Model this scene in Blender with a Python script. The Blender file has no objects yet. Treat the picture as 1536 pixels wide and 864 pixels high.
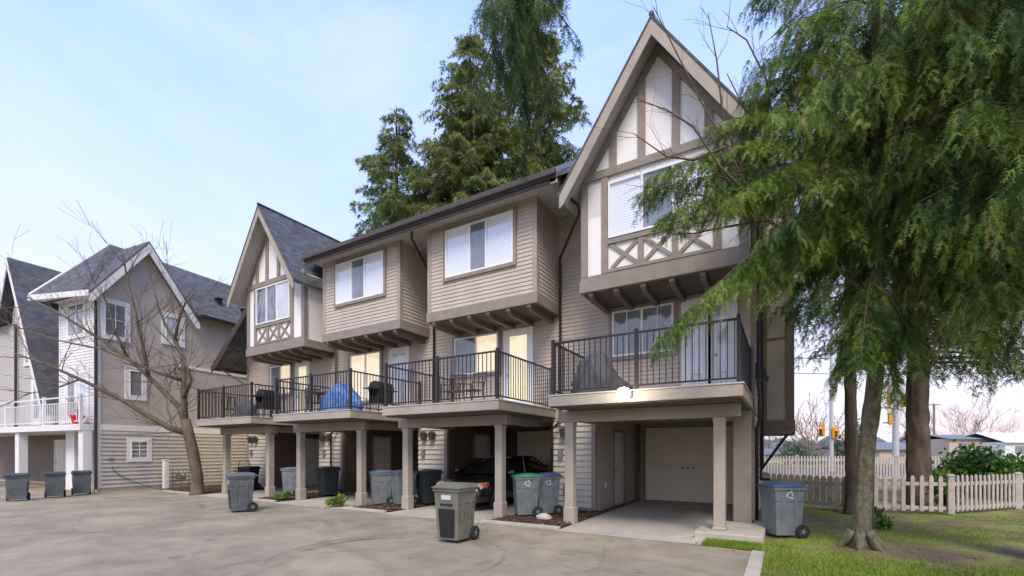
import bpy, math, random
import numpy as np
from mathutils import Vector, Matrix
random.seed(7); rng = np.random.default_rng(11)
R_ = math.radians
scn = bpy.context.scene
col = scn.collection
TH = .537; CT, ST = math.cos(TH), math.sin(TH)
RV = Vector((CT, ST, 0)); FV = Vector((-ST, CT, 0))      # camera's right and forward directions on the ground

# ------------------------------------------------------------------ materials
def nt(m): return m.node_tree.nodes, m.node_tree.links
def mat(name, c, rough=.7, var=.12, scale=6., bump=.15, bscale=60., metal=0., c2=None, spec=.4, stretch=None, fine=.5):
    m = bpy.data.materials.new(name); m.use_nodes = True; N, L = nt(m)
    b = N['Principled BSDF']; b.inputs['Roughness'].default_value = rough; b.inputs['Metallic'].default_value = metal
    b.inputs['Specular IOR Level'].default_value = spec
    tc = N.new('ShaderNodeTexCoord'); mp = N.new('ShaderNodeMapping'); L.new(tc.outputs['Object'], mp.inputs[0])
    if stretch: mp.inputs['Scale'].default_value = stretch
    n1 = N.new('ShaderNodeTexNoise'); n1.inputs['Scale'].default_value = scale; n1.inputs['Detail'].default_value = 6; n1.inputs['Roughness'].default_value = .65
    L.new(mp.outputs[0], n1.inputs['Vector'])
    cr = N.new('ShaderNodeValToRGB'); cr.color_ramp.elements[0].position = .3; cr.color_ramp.elements[1].position = .7
    a = c2 if c2 else [max(0, v*(1-var)) for v in c]
    bb = c if c2 else [min(1, v*(1+var)) for v in c]
    cr.color_ramp.elements[0].color = (*a, 1); cr.color_ramp.elements[1].color = (*bb, 1)
    L.new(n1.outputs['Fac'], cr.inputs[0]); L.new(cr.outputs[0], b.inputs['Base Color'])
    if bump:
        n2 = N.new('ShaderNodeTexNoise'); n2.inputs['Scale'].default_value = bscale; n2.inputs['Detail'].default_value = 4
        L.new(mp.outputs[0], n2.inputs['Vector'])
        bp = N.new('ShaderNodeBump'); bp.inputs['Strength'].default_value = bump; bp.inputs['Distance'].default_value = .02
        L.new(n2.outputs['Fac'], bp.inputs['Height']); L.new(bp.outputs[0], b.inputs['Normal'])
    return m
M = {}
M['siding'] = mat('siding', (.49, .42, .36), .6, .09, 1.6, .12, stretch=(1, 1, .45))
M['siding_light'] = mat('siding_light', (.52, .475, .41), .6, .09, 1.6, .12, stretch=(1, 1, .45))
M['siding_shade'] = mat('siding_shade', (.15, .11, .085), .6, .1, 2.5, .05)  # siding with the carport shade put into its colour
M['trim'] = mat('trim', (.265, .225, .19), .65, .14, 3, .25, 45)
M['post'] = mat('post', (.36, .32, .265), .65, .12, 3, .2, 45)
M['fascia'] = mat('fascia', (.36, .315, .26), .65, .14, 2.2, .2, 45)
M['white_panel'] = mat('white_panel', (.83, .82, .81), .7, .05, 1.3, .35, 90, stretch=(1, 1, .4))
M['soffit'] = mat('soffit', (.48, .45, .42), .7, .06, 3, .05)
M['joist'] = mat('joist', (.17, .13, .10), .75, .2, 6, .1)
M['under_shade'] = mat('under_shade', (.11, .09, .075), .85, .2, 5, .1)  # shade under bays, decks and in carports put into the colour
M['gutter'] = mat('gutter', (.075, .055, .045), .4, .15, 5, .03)
M['pipe'] = mat('pipe', (.030, .024, .022), .35, .15, 5, .03)
M['rail'] = mat('rail', (.028, .024, .024), .4, .1, 5, .0)
M['white_trim'] = mat('white_trim', (.78, .78, .77), .5, .04, 3, .04)
M['vinyl'] = mat('vinyl', (.80, .80, .80), .35, .02, 3, 0)
M['vinyl_tan'] = mat('vinyl_tan', (.40, .35, .29), .5, .05, 3, 0)
M['door_white'] = mat('door_white', (.66, .64, .60), .45, .04, 3, .03)
M['garage'] = mat('garage', (.72, .65, .52), .5, .05, 2, .03)
M['stucco'] = mat('stucco', (.46, .41, .385), .9, .08, 1.2, .35, 120)
M['b2_siding'] = mat('b2_siding', (.47, .435, .405), .6, .05, 2.5, .05)
M['b2_white'] = mat('b2_white', (.72, .71, .71), .6, .06, 3, .06)
M['concrete_wall'] = mat('concrete_wall', (.35, .33, .30), .9, .12, 4, .3)
M['ceil'] = mat('ceil', (.42, .38, .33), .8, .05, 3, .03)
M['black_plastic'] = mat('black_plastic', (.018, .018, .02), .45, .2, 6, .03)
M['rubber'] = mat('rubber', (.02, .02, .02), .75, .2, 10, .1)
M['steel'] = mat('steel', (.35, .36, .37), .4, .1, 8, .03, metal=.7)
M['lamp_metal'] = mat('lamp_metal', (.06, .052, .048), .45, .1, 8, .03)
M['box_grey'] = mat('box_grey', (.20, .19, .18), .55, .1, 8, .03)
M['bin_grey'] = mat('bin_grey', (.095, .105, .115), .5, .30, 3.5, .12)
M['bin_olive'] = mat('bin_olive', (.15, .148, .115), .5, .30, 3.5, .12)
M['bin_slate'] = mat('bin_slate', (.155, .18, .195), .5, .26, 3.5, .12)
M['bin_dark'] = mat('bin_dark', (.035, .045, .05), .5, .2, 5, .05)
M['lid_blue'] = mat('lid_blue', (.045, .085, .17), .5, .12, 5, .05)
M['lid_green'] = mat('lid_green', (.015, .15, .085), .5, .12, 5, .05)
M['bin_teal'] = mat('bin_teal', (.145, .165, .165), .5, .28, 3.5, .12)
M['lid_dk'] = mat('lid_dk', (.03, .055, .065), .5, .12, 5, .05)
M['red_plastic'] = mat('red_plastic', (.62, .02, .025), .4, .1, 5, .03)
M['blue_tarp'] = mat('blue_tarp', (.16, .32, .62), .5, .4, 5, .6, 10, c2=(.02, .07, .30))
M['chair_dark'] = mat('chair_dark', (.035, .028, .028), .5, .2, 6, .03)
M['chair_brown'] = mat('chair_brown', (.07, .045, .04), .5, .2, 6, .03)
M['grey_cover'] = mat('grey_cover', (.10, .10, .105), .7, .3, 6, .3, 12)
M['chrome'] = mat('chrome', (.6, .6, .6), .2, .05, 5, 0, metal=1)
M['car_paint'] = mat('car_paint', (.012, .012, .014), .18, .1, 5, 0, spec=.7)
M['headlight'] = mat('headlight', (.62, .55, .50), .12, .25, 14, .0, spec=.8)
M['amber'] = mat('amber', (.65, .17, .03), .2, .1, 5, 0)
M['signal_yellow'] = mat('signal_yellow', (.75, .38, .02), .5, .05, 5, 0)
M['pole_grey'] = mat('pole_grey', (.45, .47, .50), .5, .05, 3, 0)
M['picket'] = mat('picket', (.47, .41, .375), .8, .25, 5, .35)
M['picket_green'] = mat('picket_green', (.40, .36, .28), .8, .28, 4, .3)
M['bark'] = mat('bark', (.19, .135, .10), .95, .3, 5, 1.0, 16, c2=(.045, .033, .028), stretch=(1, 1, .28))
M['bark_moss'] = mat('bark_moss', (.24, .20, .155), .95, .3, 13, 1.0, 26, c2=(.05, .058, .012), stretch=(1, 1, .6))
M['bark_bare'] = mat('bark_bare', (.17, .13, .09), .9, .3, 7, .8, 20, c2=(.055, .05, .025), stretch=(1, 1, .4))
M['twig'] = mat('twig', (.12, .085, .06), .9, .3, 5, .0)
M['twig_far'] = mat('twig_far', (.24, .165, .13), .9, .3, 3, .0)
M['mulch'] = mat('mulch', (.11, .058, .040), .95, .4, 14, 1., 40, c2=(.035, .02, .016))
M['asphalt'] = mat('asphalt', (.07, .072, .078), .9, .15, 3, .3)
M['far_roof'] = mat('far_roof', (.17, .19, .22), .9, .12, 1.2, .2)
M['far_white'] = mat('far_white', (.72, .72, .72), .7, .05, 1.2, .0)
M['far_tan'] = mat('far_tan', (.50, .40, .34), .7, .05, 1.2, .0)
M['wood_pole'] = mat('wood_pole', (.22, .18, .15), .9, .1, 3, .0)
M['leaf_litter'] = mat('leaf_litter', (.24, .12, .06), .9, .5, 9, 0)
M['stone'] = mat('stone', (.5, .48, .45), .85, .15, 9, .5)
M['hose'] = mat('hose', (.03, .11, .07), .5, .1, 5, 0)
M['decal'] = mat('decal', (.50, .53, .53), .5, .05, 5, 0)
M['pot'] = mat('pot', (.30, .12, .07), .8, .1, 5, .1)

def concrete():
    m = mat('concrete', (.40, .345, .252), .85, .10, .35, .5, 130, spec=.3); N, L = nt(m)
    b = N['Principled BSDF']; src = b.inputs['Base Color'].links[0].from_socket
    tc = N.new('ShaderNodeTexCoord')
    # broad stains
    n = N.new('ShaderNodeTexNoise'); n.inputs['Scale'].default_value = .8; n.inputs['Detail'].default_value = 10; n.inputs['Roughness'].default_value = .7; n.inputs['Distortion'].default_value = .15
    L.new(tc.outputs['Object'], n.inputs['Vector'])
    r = N.new('ShaderNodeValToRGB'); r.color_ramp.elements[0].position = .36; r.color_ramp.elements[1].position = .66
    r.color_ramp.elements[0].color = (.62, .61, .62, 1); r.color_ramp.elements[1].color = (1.06, 1.04, 1, 1)
    L.new(n.outputs['Fac'], r.inputs[0])
    mx = N.new('ShaderNodeMix'); mx.data_type = 'RGBA'; mx.blend_type = 'MULTIPLY'; mx.inputs[0].default_value = 1
    L.new(src, mx.inputs[6]); L.new(r.outputs[0], mx.inputs[7])
    # fine speckle
    n3 = N.new('ShaderNodeTexNoise'); n3.inputs['Scale'].default_value = 45; n3.inputs['Detail'].default_value = 5; L.new(tc.outputs['Object'], n3.inputs['Vector'])
    r3 = N.new('ShaderNodeValToRGB'); r3.color_ramp.elements[0].position = .3; r3.color_ramp.elements[1].position = .7
    r3.color_ramp.elements[0].color = (.74, .74, .74, 1); r3.color_ramp.elements[1].color = (1.05, 1.05, 1.05, 1); L.new(n3.outputs['Fac'], r3.inputs[0])
    mx3 = N.new('ShaderNodeMix'); mx3.data_type = 'RGBA'; mx3.blend_type = 'MULTIPLY'; mx3.inputs[0].default_value = 1
    L.new(mx.outputs[2], mx3.inputs[6]); L.new(r3.outputs[0], mx3.inputs[7])
    out = mx3.outputs[2]
    # tyre marks: curved arcs left by turning cars
    def ring(cx, cy, rad, w, dark, fade_scale, prev):
        sx = N.new('ShaderNodeSeparateXYZ'); L.new(tc.outputs['Object'], sx.inputs[0])
        def mth(op, a, bb=None, c=None):
            q = N.new('ShaderNodeMath'); q.operation = op
            for i, v in enumerate((a, bb, c)):
                if v is None: continue
                if isinstance(v, (int, float)): q.inputs[i].default_value = v
                else: L.new(v, q.inputs[i])
            return q.outputs[0]
        dx = mth('SUBTRACT', sx.outputs[0], cx); dy = mth('SUBTRACT', sx.outputs[1], cy)
        d = mth('SQRT', mth('ADD', mth('MULTIPLY', dx, dx), mth('MULTIPLY', dy, dy)))
        e = mth('ABSOLUTE', mth('SUBTRACT', d, rad))
        f = mth('SUBTRACT', 1.0, mth('MULTIPLY', e, 1/w)); f = mth('MAXIMUM', f, 0.)
        nn = N.new('ShaderNodeTexNoise'); nn.inputs['Scale'].default_value = fade_scale; nn.inputs['Detail'].default_value = 3; L.new(tc.outputs['Object'], nn.inputs['Vector'])
        g = mth('MAXIMUM', mth('MULTIPLY', mth('SUBTRACT', nn.outputs['Fac'], .42), 4.), 0.); g = mth('MINIMUM', g, 1.)
        fac = mth('MULTIPLY', mth('MULTIPLY', f, g), dark)
        mm = N.new('ShaderNodeMix'); mm.data_type = 'RGBA'; mm.blend_type = 'MULTIPLY'
        L.new(fac, mm.inputs[0]); L.new(prev, mm.inputs[6]); mm.inputs[7].default_value = (.35, .33, .32, 1)
        return mm.outputs[2]
    for (cx, cy, rad, w, dk, fs) in [(-5.2, 5.1, 1.5, .14, 1., .6), (-5.2, 5.1, 1.75, .06, .9, .6), (-11, 2.0, 5.2, .16, .45, .5), (-7.5, -1., 6.2, .2, .4, .4), (-2.5, 2.5, 4.3, .12, .4, .6), (-16, 3.5, 3.6, .15, .4, .6)]:
        out = ring(cx, cy, rad, w, dk, fs, out)
    vo = N.new('ShaderNodeTexVoronoi'); vo.feature = 'DISTANCE_TO_EDGE'; vo.inputs['Scale'].default_value = .33
    nz = N.new('ShaderNodeTexNoise'); nz.inputs['Scale'].default_value = 1.6; nz.inputs['Detail'].default_value = 6; L.new(tc.outputs['Object'], nz.inputs['Vector'])
    va = N.new('ShaderNodeMix'); va.data_type = 'RGBA'; va.inputs[0].default_value = .22; L.new(tc.outputs['Object'], va.inputs[6]); L.new(nz.outputs['Color'], va.inputs[7]); L.new(va.outputs[2], vo.inputs['Vector'])
    rc = N.new('ShaderNodeValToRGB'); rc.color_ramp.elements[0].position = .0025; rc.color_ramp.elements[0].color = (.45, .42, .40, 1); rc.color_ramp.elements[1].position = .006; rc.color_ramp.elements[1].color = (1, 1, 1, 1); L.new(vo.outputs['Distance'], rc.inputs[0])
    mk = N.new('ShaderNodeMix'); mk.data_type = 'RGBA'; mk.blend_type = 'MULTIPLY'; mk.inputs[0].default_value = .28; L.new(out, mk.inputs[6]); L.new(rc.outputs[0], mk.inputs[7]); out = mk.outputs[2]
    sp_ = N.new('ShaderNodeTexNoise'); sp_.inputs['Scale'].default_value = 2.2; sp_.inputs['Detail'].default_value = 2; L.new(tc.outputs['Object'], sp_.inputs['Vector'])
    ro = N.new('ShaderNodeValToRGB'); ro.color_ramp.elements[0].position = .66; ro.color_ramp.elements[0].color = (1, 1, 1, 1); ro.color_ramp.elements[1].position = .76; ro.color_ramp.elements[1].color = (.62, .60, .58, 1); L.new(sp_.outputs['Fac'], ro.inputs[0])
    mo = N.new('ShaderNodeMix'); mo.data_type = 'RGBA'; mo.blend_type = 'MULTIPLY'; mo.inputs[0].default_value = .8; L.new(out, mo.inputs[6]); L.new(ro.outputs[0], mo.inputs[7]); out = mo.outputs[2]
    L.new(out, b.inputs['Base Color'])
    return m
M['concrete'] = concrete()
M['apron'] = mat('apron', (.50, .46, .385), .8, .12, 1.1, .15, 90, c2=(.36, .33, .275))
M['kerb'] = mat('kerb', (.42, .385, .32), .85, .12, 3, .25, 60)

def shingles(name, c):
    m = mat(name, c, .92, .25, 3.2, .4, 60); N, L = nt(m); b = N['Principled BSDF']
    src = b.inputs['Base Color'].links[0].from_socket
    tc = N.new('ShaderNodeTexCoord'); s = N.new('ShaderNodeSeparateXYZ'); L.new(tc.outputs['Object'], s.inputs[0])
    def mth(op, a, bb=None):
        q = N.new('ShaderNodeMath'); q.operation = op
        for i, v in enumerate((a, bb)):
            if v is None: continue
            if isinstance(v, (int, float)): q.inputs[i].default_value = v
            else: L.new(v, q.inputs[i])
        return q.outputs[0]
    zz = mth('MULTIPLY', s.outputs[2], 8.5); fr = mth('FRACT', zz); row = mth('FLOOR', zz)
    along = mth('ADD', mth('ADD', s.outputs[0], s.outputs[1]), mth('MULTIPLY', row, .137))
    cell = mth('FLOOR', mth('MULTIPLY', along, 4.5))
    cv = N.new('ShaderNodeCombineXYZ'); L.new(cell, cv.inputs[0]); L.new(row, cv.inputs[1])
    w = N.new('ShaderNodeTexWhiteNoise'); w.noise_dimensions = '2D'; L.new(cv.outputs[0], w.inputs['Vector'])
    v = mth('ADD', mth('MULTIPLY', w.outputs['Value'], .45), .72)
    edge = mth('SUBTRACT', 1., mth('MULTIPLY', mth('GREATER_THAN', fr, .88), .35))
    vv = mth('MULTIPLY', v, edge); cc = N.new('ShaderNodeCombineXYZ')
    for i in range(3): L.new(vv, cc.inputs[i])
    mx = N.new('ShaderNodeMix'); mx.data_type = 'RGBA'; mx.blend_type = 'MULTIPLY'; mx.inputs[0].default_value = 1
    L.new(src, mx.inputs[6]); L.new(cc.outputs[0], mx.inputs[7]); L.new(mx.outputs[2], b.inputs['Base Color'])
    return m
M['shingle'] = shingles('shingle', (.095, .105, .125))
M['shingle_b2'] = shingles('shingle_b2', (.105, .11, .125))

def glass(name, tint, curtain, refl=.12):
    m = bpy.data.materials.new(name); m.use_nodes = True; N, L = nt(m); N.clear()
    o = N.new('ShaderNodeOutputMaterial'); mix = N.new('ShaderNodeMixShader'); g = N.new('ShaderNodeBsdfGlossy'); t = N.new('ShaderNodeBsdfTransparent')
    g.inputs['Roughness'].default_value = .03; g.inputs['Color'].default_value = (*tint, 1); t.inputs['Color'].default_value = (*curtain, 1)
    fr = N.new('ShaderNodeLayerWeight'); fr.inputs['Blend'].default_value = .5
    pw = N.new('ShaderNodeMath'); pw.operation = 'POWER'; pw.inputs[1].default_value = 3.5; L.new(fr.outputs['Facing'], pw.inputs[0])
    a = N.new('ShaderNodeMath'); a.operation = 'MULTIPLY_ADD'; a.inputs[1].default_value = .6; a.inputs[2].default_value = refl; L.new(pw.outputs[0], a.inputs[0])
    tc = N.new('ShaderNodeTexCoord'); n = N.new('ShaderNodeTexNoise'); n.inputs['Scale'].default_value = 1.1; L.new(tc.outputs['Object'], n.inputs['Vector'])
    bp = N.new('ShaderNodeBump'); bp.inputs['Strength'].default_value = .08; bp.inputs['Distance'].default_value = .05; L.new(n.outputs['Fac'], bp.inputs['Height']); L.new(bp.outputs[0], g.inputs['Normal'])
    L.new(a.outputs[0], mix.inputs[0]); L.new(t.outputs[0], mix.inputs[1]); L.new(g.outputs[0], mix.inputs[2]); L.new(mix.outputs[0], o.inputs[0])
    return m
M['glass'] = glass('glass', (.95, .97, 1), (.95, .97, 1.), .11)
M['dark_room'] = mat('dark_room', (.30, .32, .34), .6, .3, 1.5, 0, c2=(.12, .13, .14))
M['car_glass'] = mat('car_glass', (.012, .015, .016), .06, .1, 5, 0, spec=.9)

def slats(name, c, c2, freq, axis=2):
    m = mat(name, c, .6, .03, 3, 0); N, L = nt(m); b = N['Principled BSDF']
    tc = N.new('ShaderNodeTexCoord'); s = N.new('ShaderNodeSeparateXYZ'); L.new(tc.outputs['Object'], s.inputs[0])
    q = N.new('ShaderNodeMath'); q.operation = 'MULTIPLY'; q.inputs[1].default_value = freq; L.new(s.outputs[axis], q.inputs[0])
    f = N.new('ShaderNodeMath'); f.operation = 'FRACT'; L.new(q.outputs[0], f.inputs[0])
    r = N.new('ShaderNodeValToRGB'); r.color_ramp.elements[0].color = (*c2, 1); r.color_ramp.elements[1].color = (*c, 1); r.color_ramp.elements[0].position = .05; r.color_ramp.elements[1].position = .3
    L.new(f.outputs[0], r.inputs[0]); L.new(r.outputs[0], b.inputs['Base Color'])
    return m
M['blind'] = slats('blind', (.88, .89, .90), (.50, .51, .54), 17)
M['curtain'] = slats('curtain', (.72, .73, .74), (.5, .5, .52), 9, 0)
M['curtain_glow'] = slats('curtain_glow', (.66, .56, .38), (.45, .35, .2), 7, 0)
_b = M['curtain_glow'].node_tree.nodes['Principled BSDF']; _b.inputs['Emission Color'].default_value = (1, .80, .50, 1); _b.inputs['Emission Strength'].default_value = .32  # curtains glow by themselves, standing in for lit rooms behind
M['soffit_slats'] = slats('soffit_slats', (.50, .47, .44), (.32, .29, .27), 9, 1)

def emit(name, c, s):
    m = bpy.data.materials.new(name); m.use_nodes = True; N, L = nt(m)
    b = N['Principled BSDF']; b.inputs['Base Color'].default_value = (*c, 1); b.inputs['Emission Color'].default_value = (*c, 1); b.inputs['Emission Strength'].default_value = s
    return m
M['bulb'] = emit('bulb', (1, .93, .75), 14)
M['red_lens'] = emit('red_lens', (1, .08, .04), 2.2)

def foliage(name, dark, light, brown, trans=.25):
    m = bpy.data.materials.new(name); m.use_nodes = True; N, L = nt(m); N.clear()
    o = N.new('ShaderNodeOutputMaterial'); at = N.new('ShaderNodeAttribute'); at.attribute_name = 'tone'
    tc = N.new('ShaderNodeTexCoord'); n = N.new('ShaderNodeTexNoise'); n.inputs['Scale'].default_value = .9; n.inputs['Detail'].default_value = 3; L.new(tc.outputs['Object'], n.inputs['Vector'])
    a = N.new('ShaderNodeMath'); a.operation = 'MULTIPLY_ADD'; L.new(n.outputs['Fac'], a.inputs[0]); a.inputs[1].default_value = 1.1; a.inputs[2].default_value = -.55
    s = N.new('ShaderNodeMath'); s.operation = 'ADD'; L.new(at.outputs['Fac'], s.inputs[0]); a.inputs[1].default_value = 1.6; a.inputs[2].default_value = -.80; L.new(a.outputs[0], s.inputs[1])
    r = N.new('ShaderNodeValToRGB'); e = r.color_ramp.elements
    e[0].position = .1; e[0].color = (*dark, 1); e[1].position = .72; e[1].color = (*light, 1); x = e.new(.95); x.color = (*brown, 1)
    L.new(s.outputs[0], r.inputs[0])
    d = N.new('ShaderNodeBsdfPrincipled'); d.inputs['Roughness'].default_value = .55; d.inputs['Specular IOR Level'].default_value = .3; L.new(r.outputs[0], d.inputs['Base Color'])
    t = N.new('ShaderNodeBsdfTranslucent'); L.new(r.outputs[0], t.inputs['Color'])
    mx = N.new('ShaderNodeMixShader'); mx.inputs[0].default_value = trans; L.new(d.outputs[0], mx.inputs[1]); L.new(t.outputs[0], mx.inputs[2]); L.new(mx.outputs[0], o.inputs[0])
    return m
M['needles_near'] = foliage('needles_near', (.028, .075, .014), (.23, .34, .055), (.30, .25, .09))
M['needles_dark'] = foliage('needles_dark', (.018, .048, .014), (.11, .19, .04), (.14, .12, .05))
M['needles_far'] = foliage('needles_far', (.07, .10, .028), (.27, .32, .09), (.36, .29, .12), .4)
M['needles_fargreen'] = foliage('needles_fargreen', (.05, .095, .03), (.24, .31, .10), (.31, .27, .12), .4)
M['leaves'] = foliage('leaves', (.04, .12, .02), (.20, .38, .05), (.24, .26, .05))
M['grass_blades'] = foliage('grass_blades', (.11, .20, .015), (.26, .38, .035), (.33, .30, .10))
M['far_green'] = foliage('far_green', (.10, .14, .10), (.18, .23, .15), (.25, .22, .16))

def ground_mat():
    m = mat('lawn_soil', (.13, .12, .05), .95, .3, 3, .8, 30); N, L = nt(m); b = N['Principled BSDF']
    tc = N.new('ShaderNodeTexCoord'); n = N.new('ShaderNodeTexNoise'); n.inputs['Scale'].default_value = .8; n.inputs['Detail'].default_value = 9; n.inputs['Roughness'].default_value = .7; n.inputs['Distortion'].default_value = .5
    L.new(tc.outputs['Object'], n.inputs['Vector']); r = N.new('ShaderNodeValToRGB'); e = r.color_ramp.elements
    e[0].position = .38; e[0].color = (.12, .08, .052, 1); e[1].position = .62; e[1].color = (.20, .27, .03, 1); x = e.new(.50); x.color = (.19, .155, .065, 1)
    L.new(n.outputs['Fac'], r.inputs[0]); L.new(r.outputs[0], b.inputs['Base Color']); return m
M['lawn'] = ground_mat()

# ------------------------------------------------------------------ mesh helpers
class Fr:                                   # a wall frame: origin, u along the wall, n outward
    def __init__(s, o, u, n): s.o = Vector(o); s.u = Vector(u).normalized(); s.n = Vector(n).normalized()
    def p(s, u, n, z): q = s.o + s.u*u + s.n*n; return Vector((q.x, q.y, s.o.z + z))
class MB:
    def __init__(s): s.v = []; s.f = []
    def add(s, vs, fs):
        k = len(s.v); s.v += [tuple(v) for v in vs]; s.f += [tuple(i+k for i in f) for f in fs]; return s
    def hexa(s, b, t):                      # b, t: four corners each
        return s.add(list(b)+list(t), [(3, 2, 1, 0), (4, 5, 6, 7), (0, 1, 5, 4), (1, 2, 6, 5), (2, 3, 7, 6), (3, 0, 4, 7)])
    def box(s, x0, x1, y0, y1, z0, z1):
        return s.hexa([(x0, y0, z0), (x1, y0, z0), (x1, y1, z0), (x0, y1, z0)], [(x0, y0, z1), (x1, y0, z1), (x1, y1, z1), (x0, y1, z1)])
    def fbox(s, F, u0, u1, n0, n1, z0, z1):
        P = F.p; return s.hexa([P(u0, n1, z0), P(u1, n1, z0), P(u1, n0, z0), P(u0, n0, z0)], [P(u0, n1, z1), P(u1, n1, z1), P(u1, n0, z1), P(u0, n0, z1)])
    def fprism(s, F, poly, n0, n1):         # poly: (u,z) outline
        k = len(poly); vs = [F.p(u, n1, z) for u, z in poly]+[F.p(u, n0, z) for u, z in poly]
        fs = [tuple(range(k)), tuple(range(2*k-1, k-1, -1))]+[(i, k+i, k+(i+1) % k, (i+1) % k) for i in range(k)]
        return s.add(vs, fs)
    def fbar(s, F, a, b, w, n0, n1):        # straight board between (u,z) points, width w in the wall plane
        d = Vector((b[0]-a[0], b[1]-a[1])); d.normalize(); q = Vector((-d.y, d.x))*w/2
        return s.fprism(F, [(a[0]+q.x, a[1]+q.y), (a[0]-q.x, a[1]-q.y), (b[0]-q.x, b[1]-q.y), (b[0]+q.x, b[1]+q.y)], n0, n1)
    def laps(s, F, u0, u1, z0, z1, lap=.105, d=.02):
        z = z0
        while z < z1-1e-4:
            zt = min(z1, z+lap)
            s.add([F.p(u0, d, z), F.p(u1, d, z), F.p(u1, .003, zt), F.p(u0, .003, zt)], [(0, 1, 2, 3)])
            s.add([F.p(u0, .002, z), F.p(u1, .002, z), F.p(u1, d, z), F.p(u0, d, z)], [(0, 1, 2, 3)])
            z = zt
        return s
    def lapspoly(s, F, fn, z0, z1, lap=.105, d=.016):   # fn(z) -> u0,u1
        z = z0
        while z < z1-1e-4:
            zt = min(z1, z+lap); a, b = fn(z); c, e = fn(zt)
            if b > a: s.add([F.p(a, d, z), F.p(b, d, z), F.p(e, .003, zt), F.p(c, .003, zt)], [(0, 1, 2, 3)])
            z = zt
        return s
    def tube(s, pts, r, n=8, cap=True):
        pts = [Vector(p) for p in pts]; rs = r if hasattr(r, '__len__') else [r]*len(pts)
        k0 = len(s.v); up = Vector((0, 0, 1)); prev = None
        for i, p in enumerate(pts):
            t = (pts[min(i+1, len(pts)-1)]-pts[max(i-1, 0)])
            if t.length < 1e-9: t = Vector((0, 0, 1))
            t.normalize()
            if prev is None: a = t.cross(up) if abs(t.z) < .95 else t.cross(Vector((1, 0, 0)))
            else: a = prev - t*prev.dot(t)
            if a.length < 1e-6: a = t.orthogonal()
            a.normalize(); b = t.cross(a); prev = a
            for j in range(n):
                an = 2*math.pi*j/n; q = p+(a*math.cos(an)+b*math.sin(an))*rs[i]; s.v.append(tuple(q))
        for i in range(len(pts)-1):
            for j in range(n):
                s.f.append((k0+i*n+j, k0+i*n+(j+1) % n, k0+(i+1)*n+(j+1) % n, k0+(i+1)*n+j))
        if cap: s.f.append(tuple(k0+j for j in range(n-1, -1, -1))); s.f.append(tuple(k0+(len(pts)-1)*n+j for j in range(n)))
        return s
    def lathe(s, c, prof, n=20, axis='z'):
        k0 = len(s.v); c = Vector(c)
        for r, h in prof:
            for j in range(n):
                a = 2*math.pi*j/n; x, y = r*math.cos(a), r*math.sin(a)
                s.v.append(tuple(c+(Vector((x, y, h)) if axis == 'z' else Vector((h, x, y)) if axis == 'x' else Vector((x, h, y)))))
        for i in range(len(prof)-1):
            for j in range(n): s.f.append((k0+i*n+j, k0+i*n+(j+1) % n, k0+(i+1)*n+(j+1) % n, k0+(i+1)*n+j))
        s.f.append(tuple(k0+j for j in range(n-1, -1, -1))); s.f.append(tuple(k0+(len(prof)-1)*n+j for j in range(n)))
        return s
    def slab(s, q, th):                     # four corners (top face), thickness downwards
        return s.hexa([(p[0], p[1], p[2]-th) for p in q], q)
    def poly(s, pts, th):                   # planar outline, thickness downwards
        k = len(pts); vs = list(pts)+[(p[0], p[1], p[2]-th) for p in pts]
        return s.add(vs, [tuple(range(k)), tuple(range(2*k-1, k-1, -1))]+[(i, k+i, k+(i+1) % k, (i+1) % k) for i in range(k)])
    def build(s, name, m, parent=None, off=(0, 0, 0), smooth=False, bevel=0., label=None):
        me = bpy.data.meshes.new(name)
        me.from_pydata([(v[0]-off[0], v[1]-off[1], v[2]-off[2]) for v in s.v], [], s.f); me.update()
        import bmesh
        bm = bmesh.new(); bm.from_mesh(me); bmesh.ops.recalc_face_normals(bm, faces=bm.faces); bm.to_mesh(me); bm.free()
        me.materials.append(M[m] if isinstance(m, str) else m)
        if smooth: me.polygons.foreach_set('use_smooth', [True]*len(me.polygons))
        o = bpy.data.objects.new(name, me); col.objects.link(o)
        if parent: o.parent = parent
        if bevel:
            b = o.modifiers.new('bevel', 'BEVEL'); b.width = bevel; b.segments = 2; b.limit_method = 'ANGLE'; b.angle_limit = R_(35)
        if label: o['label'] = label
        return o
def tag(o, label, cat, group=None):
    o['label'] = label; o['category'] = cat
    if group: o['group'] = group
    return o
def thing(name, loc, label, cat, group=None, rz=0.):
    o = bpy.data.objects.new(name, None); col.objects.link(o); o.location = loc; o.rotation_euler = (0, 0, rz); o.empty_display_size = .2
    return tag(o, label, cat, group)
def struct(o, kind='structure'): o['kind'] = kind; return o
def cp(o, parent=None):
    c = o.copy(); col.objects.link(c); c.parent = parent
    for ch in o.children: cp(ch, c)
    return c
def place(o, loc, rz, label, group=None):
    o.location = loc; o.rotation_euler = (0, 0, rz); o['label'] = label
    if group: o['group'] = group
    return o

# ------------------------------------------------------------------ ground
def sheet(name, pts, z, m, kind='structure'):
    mb = MB(); mb.add([(x, y, z) for x, y in pts], [tuple(range(len(pts)))]); o = mb.build(name, m)
    o['kind'] = kind; return o
sheet('ground', [(-400, -300), (400, -300), (400, 500), (-400, 500)], -.02, 'lawn')
mb = MB()
lane = [(-60, -30), (-.3, -30), (-.3, 8.25), (-4.0, 8.55), (-18.6, 8.4), (-21.5, 9.6), (-24, 14), (-60, 14)]
sheet('driveway', lane, .0, 'concrete')
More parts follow.
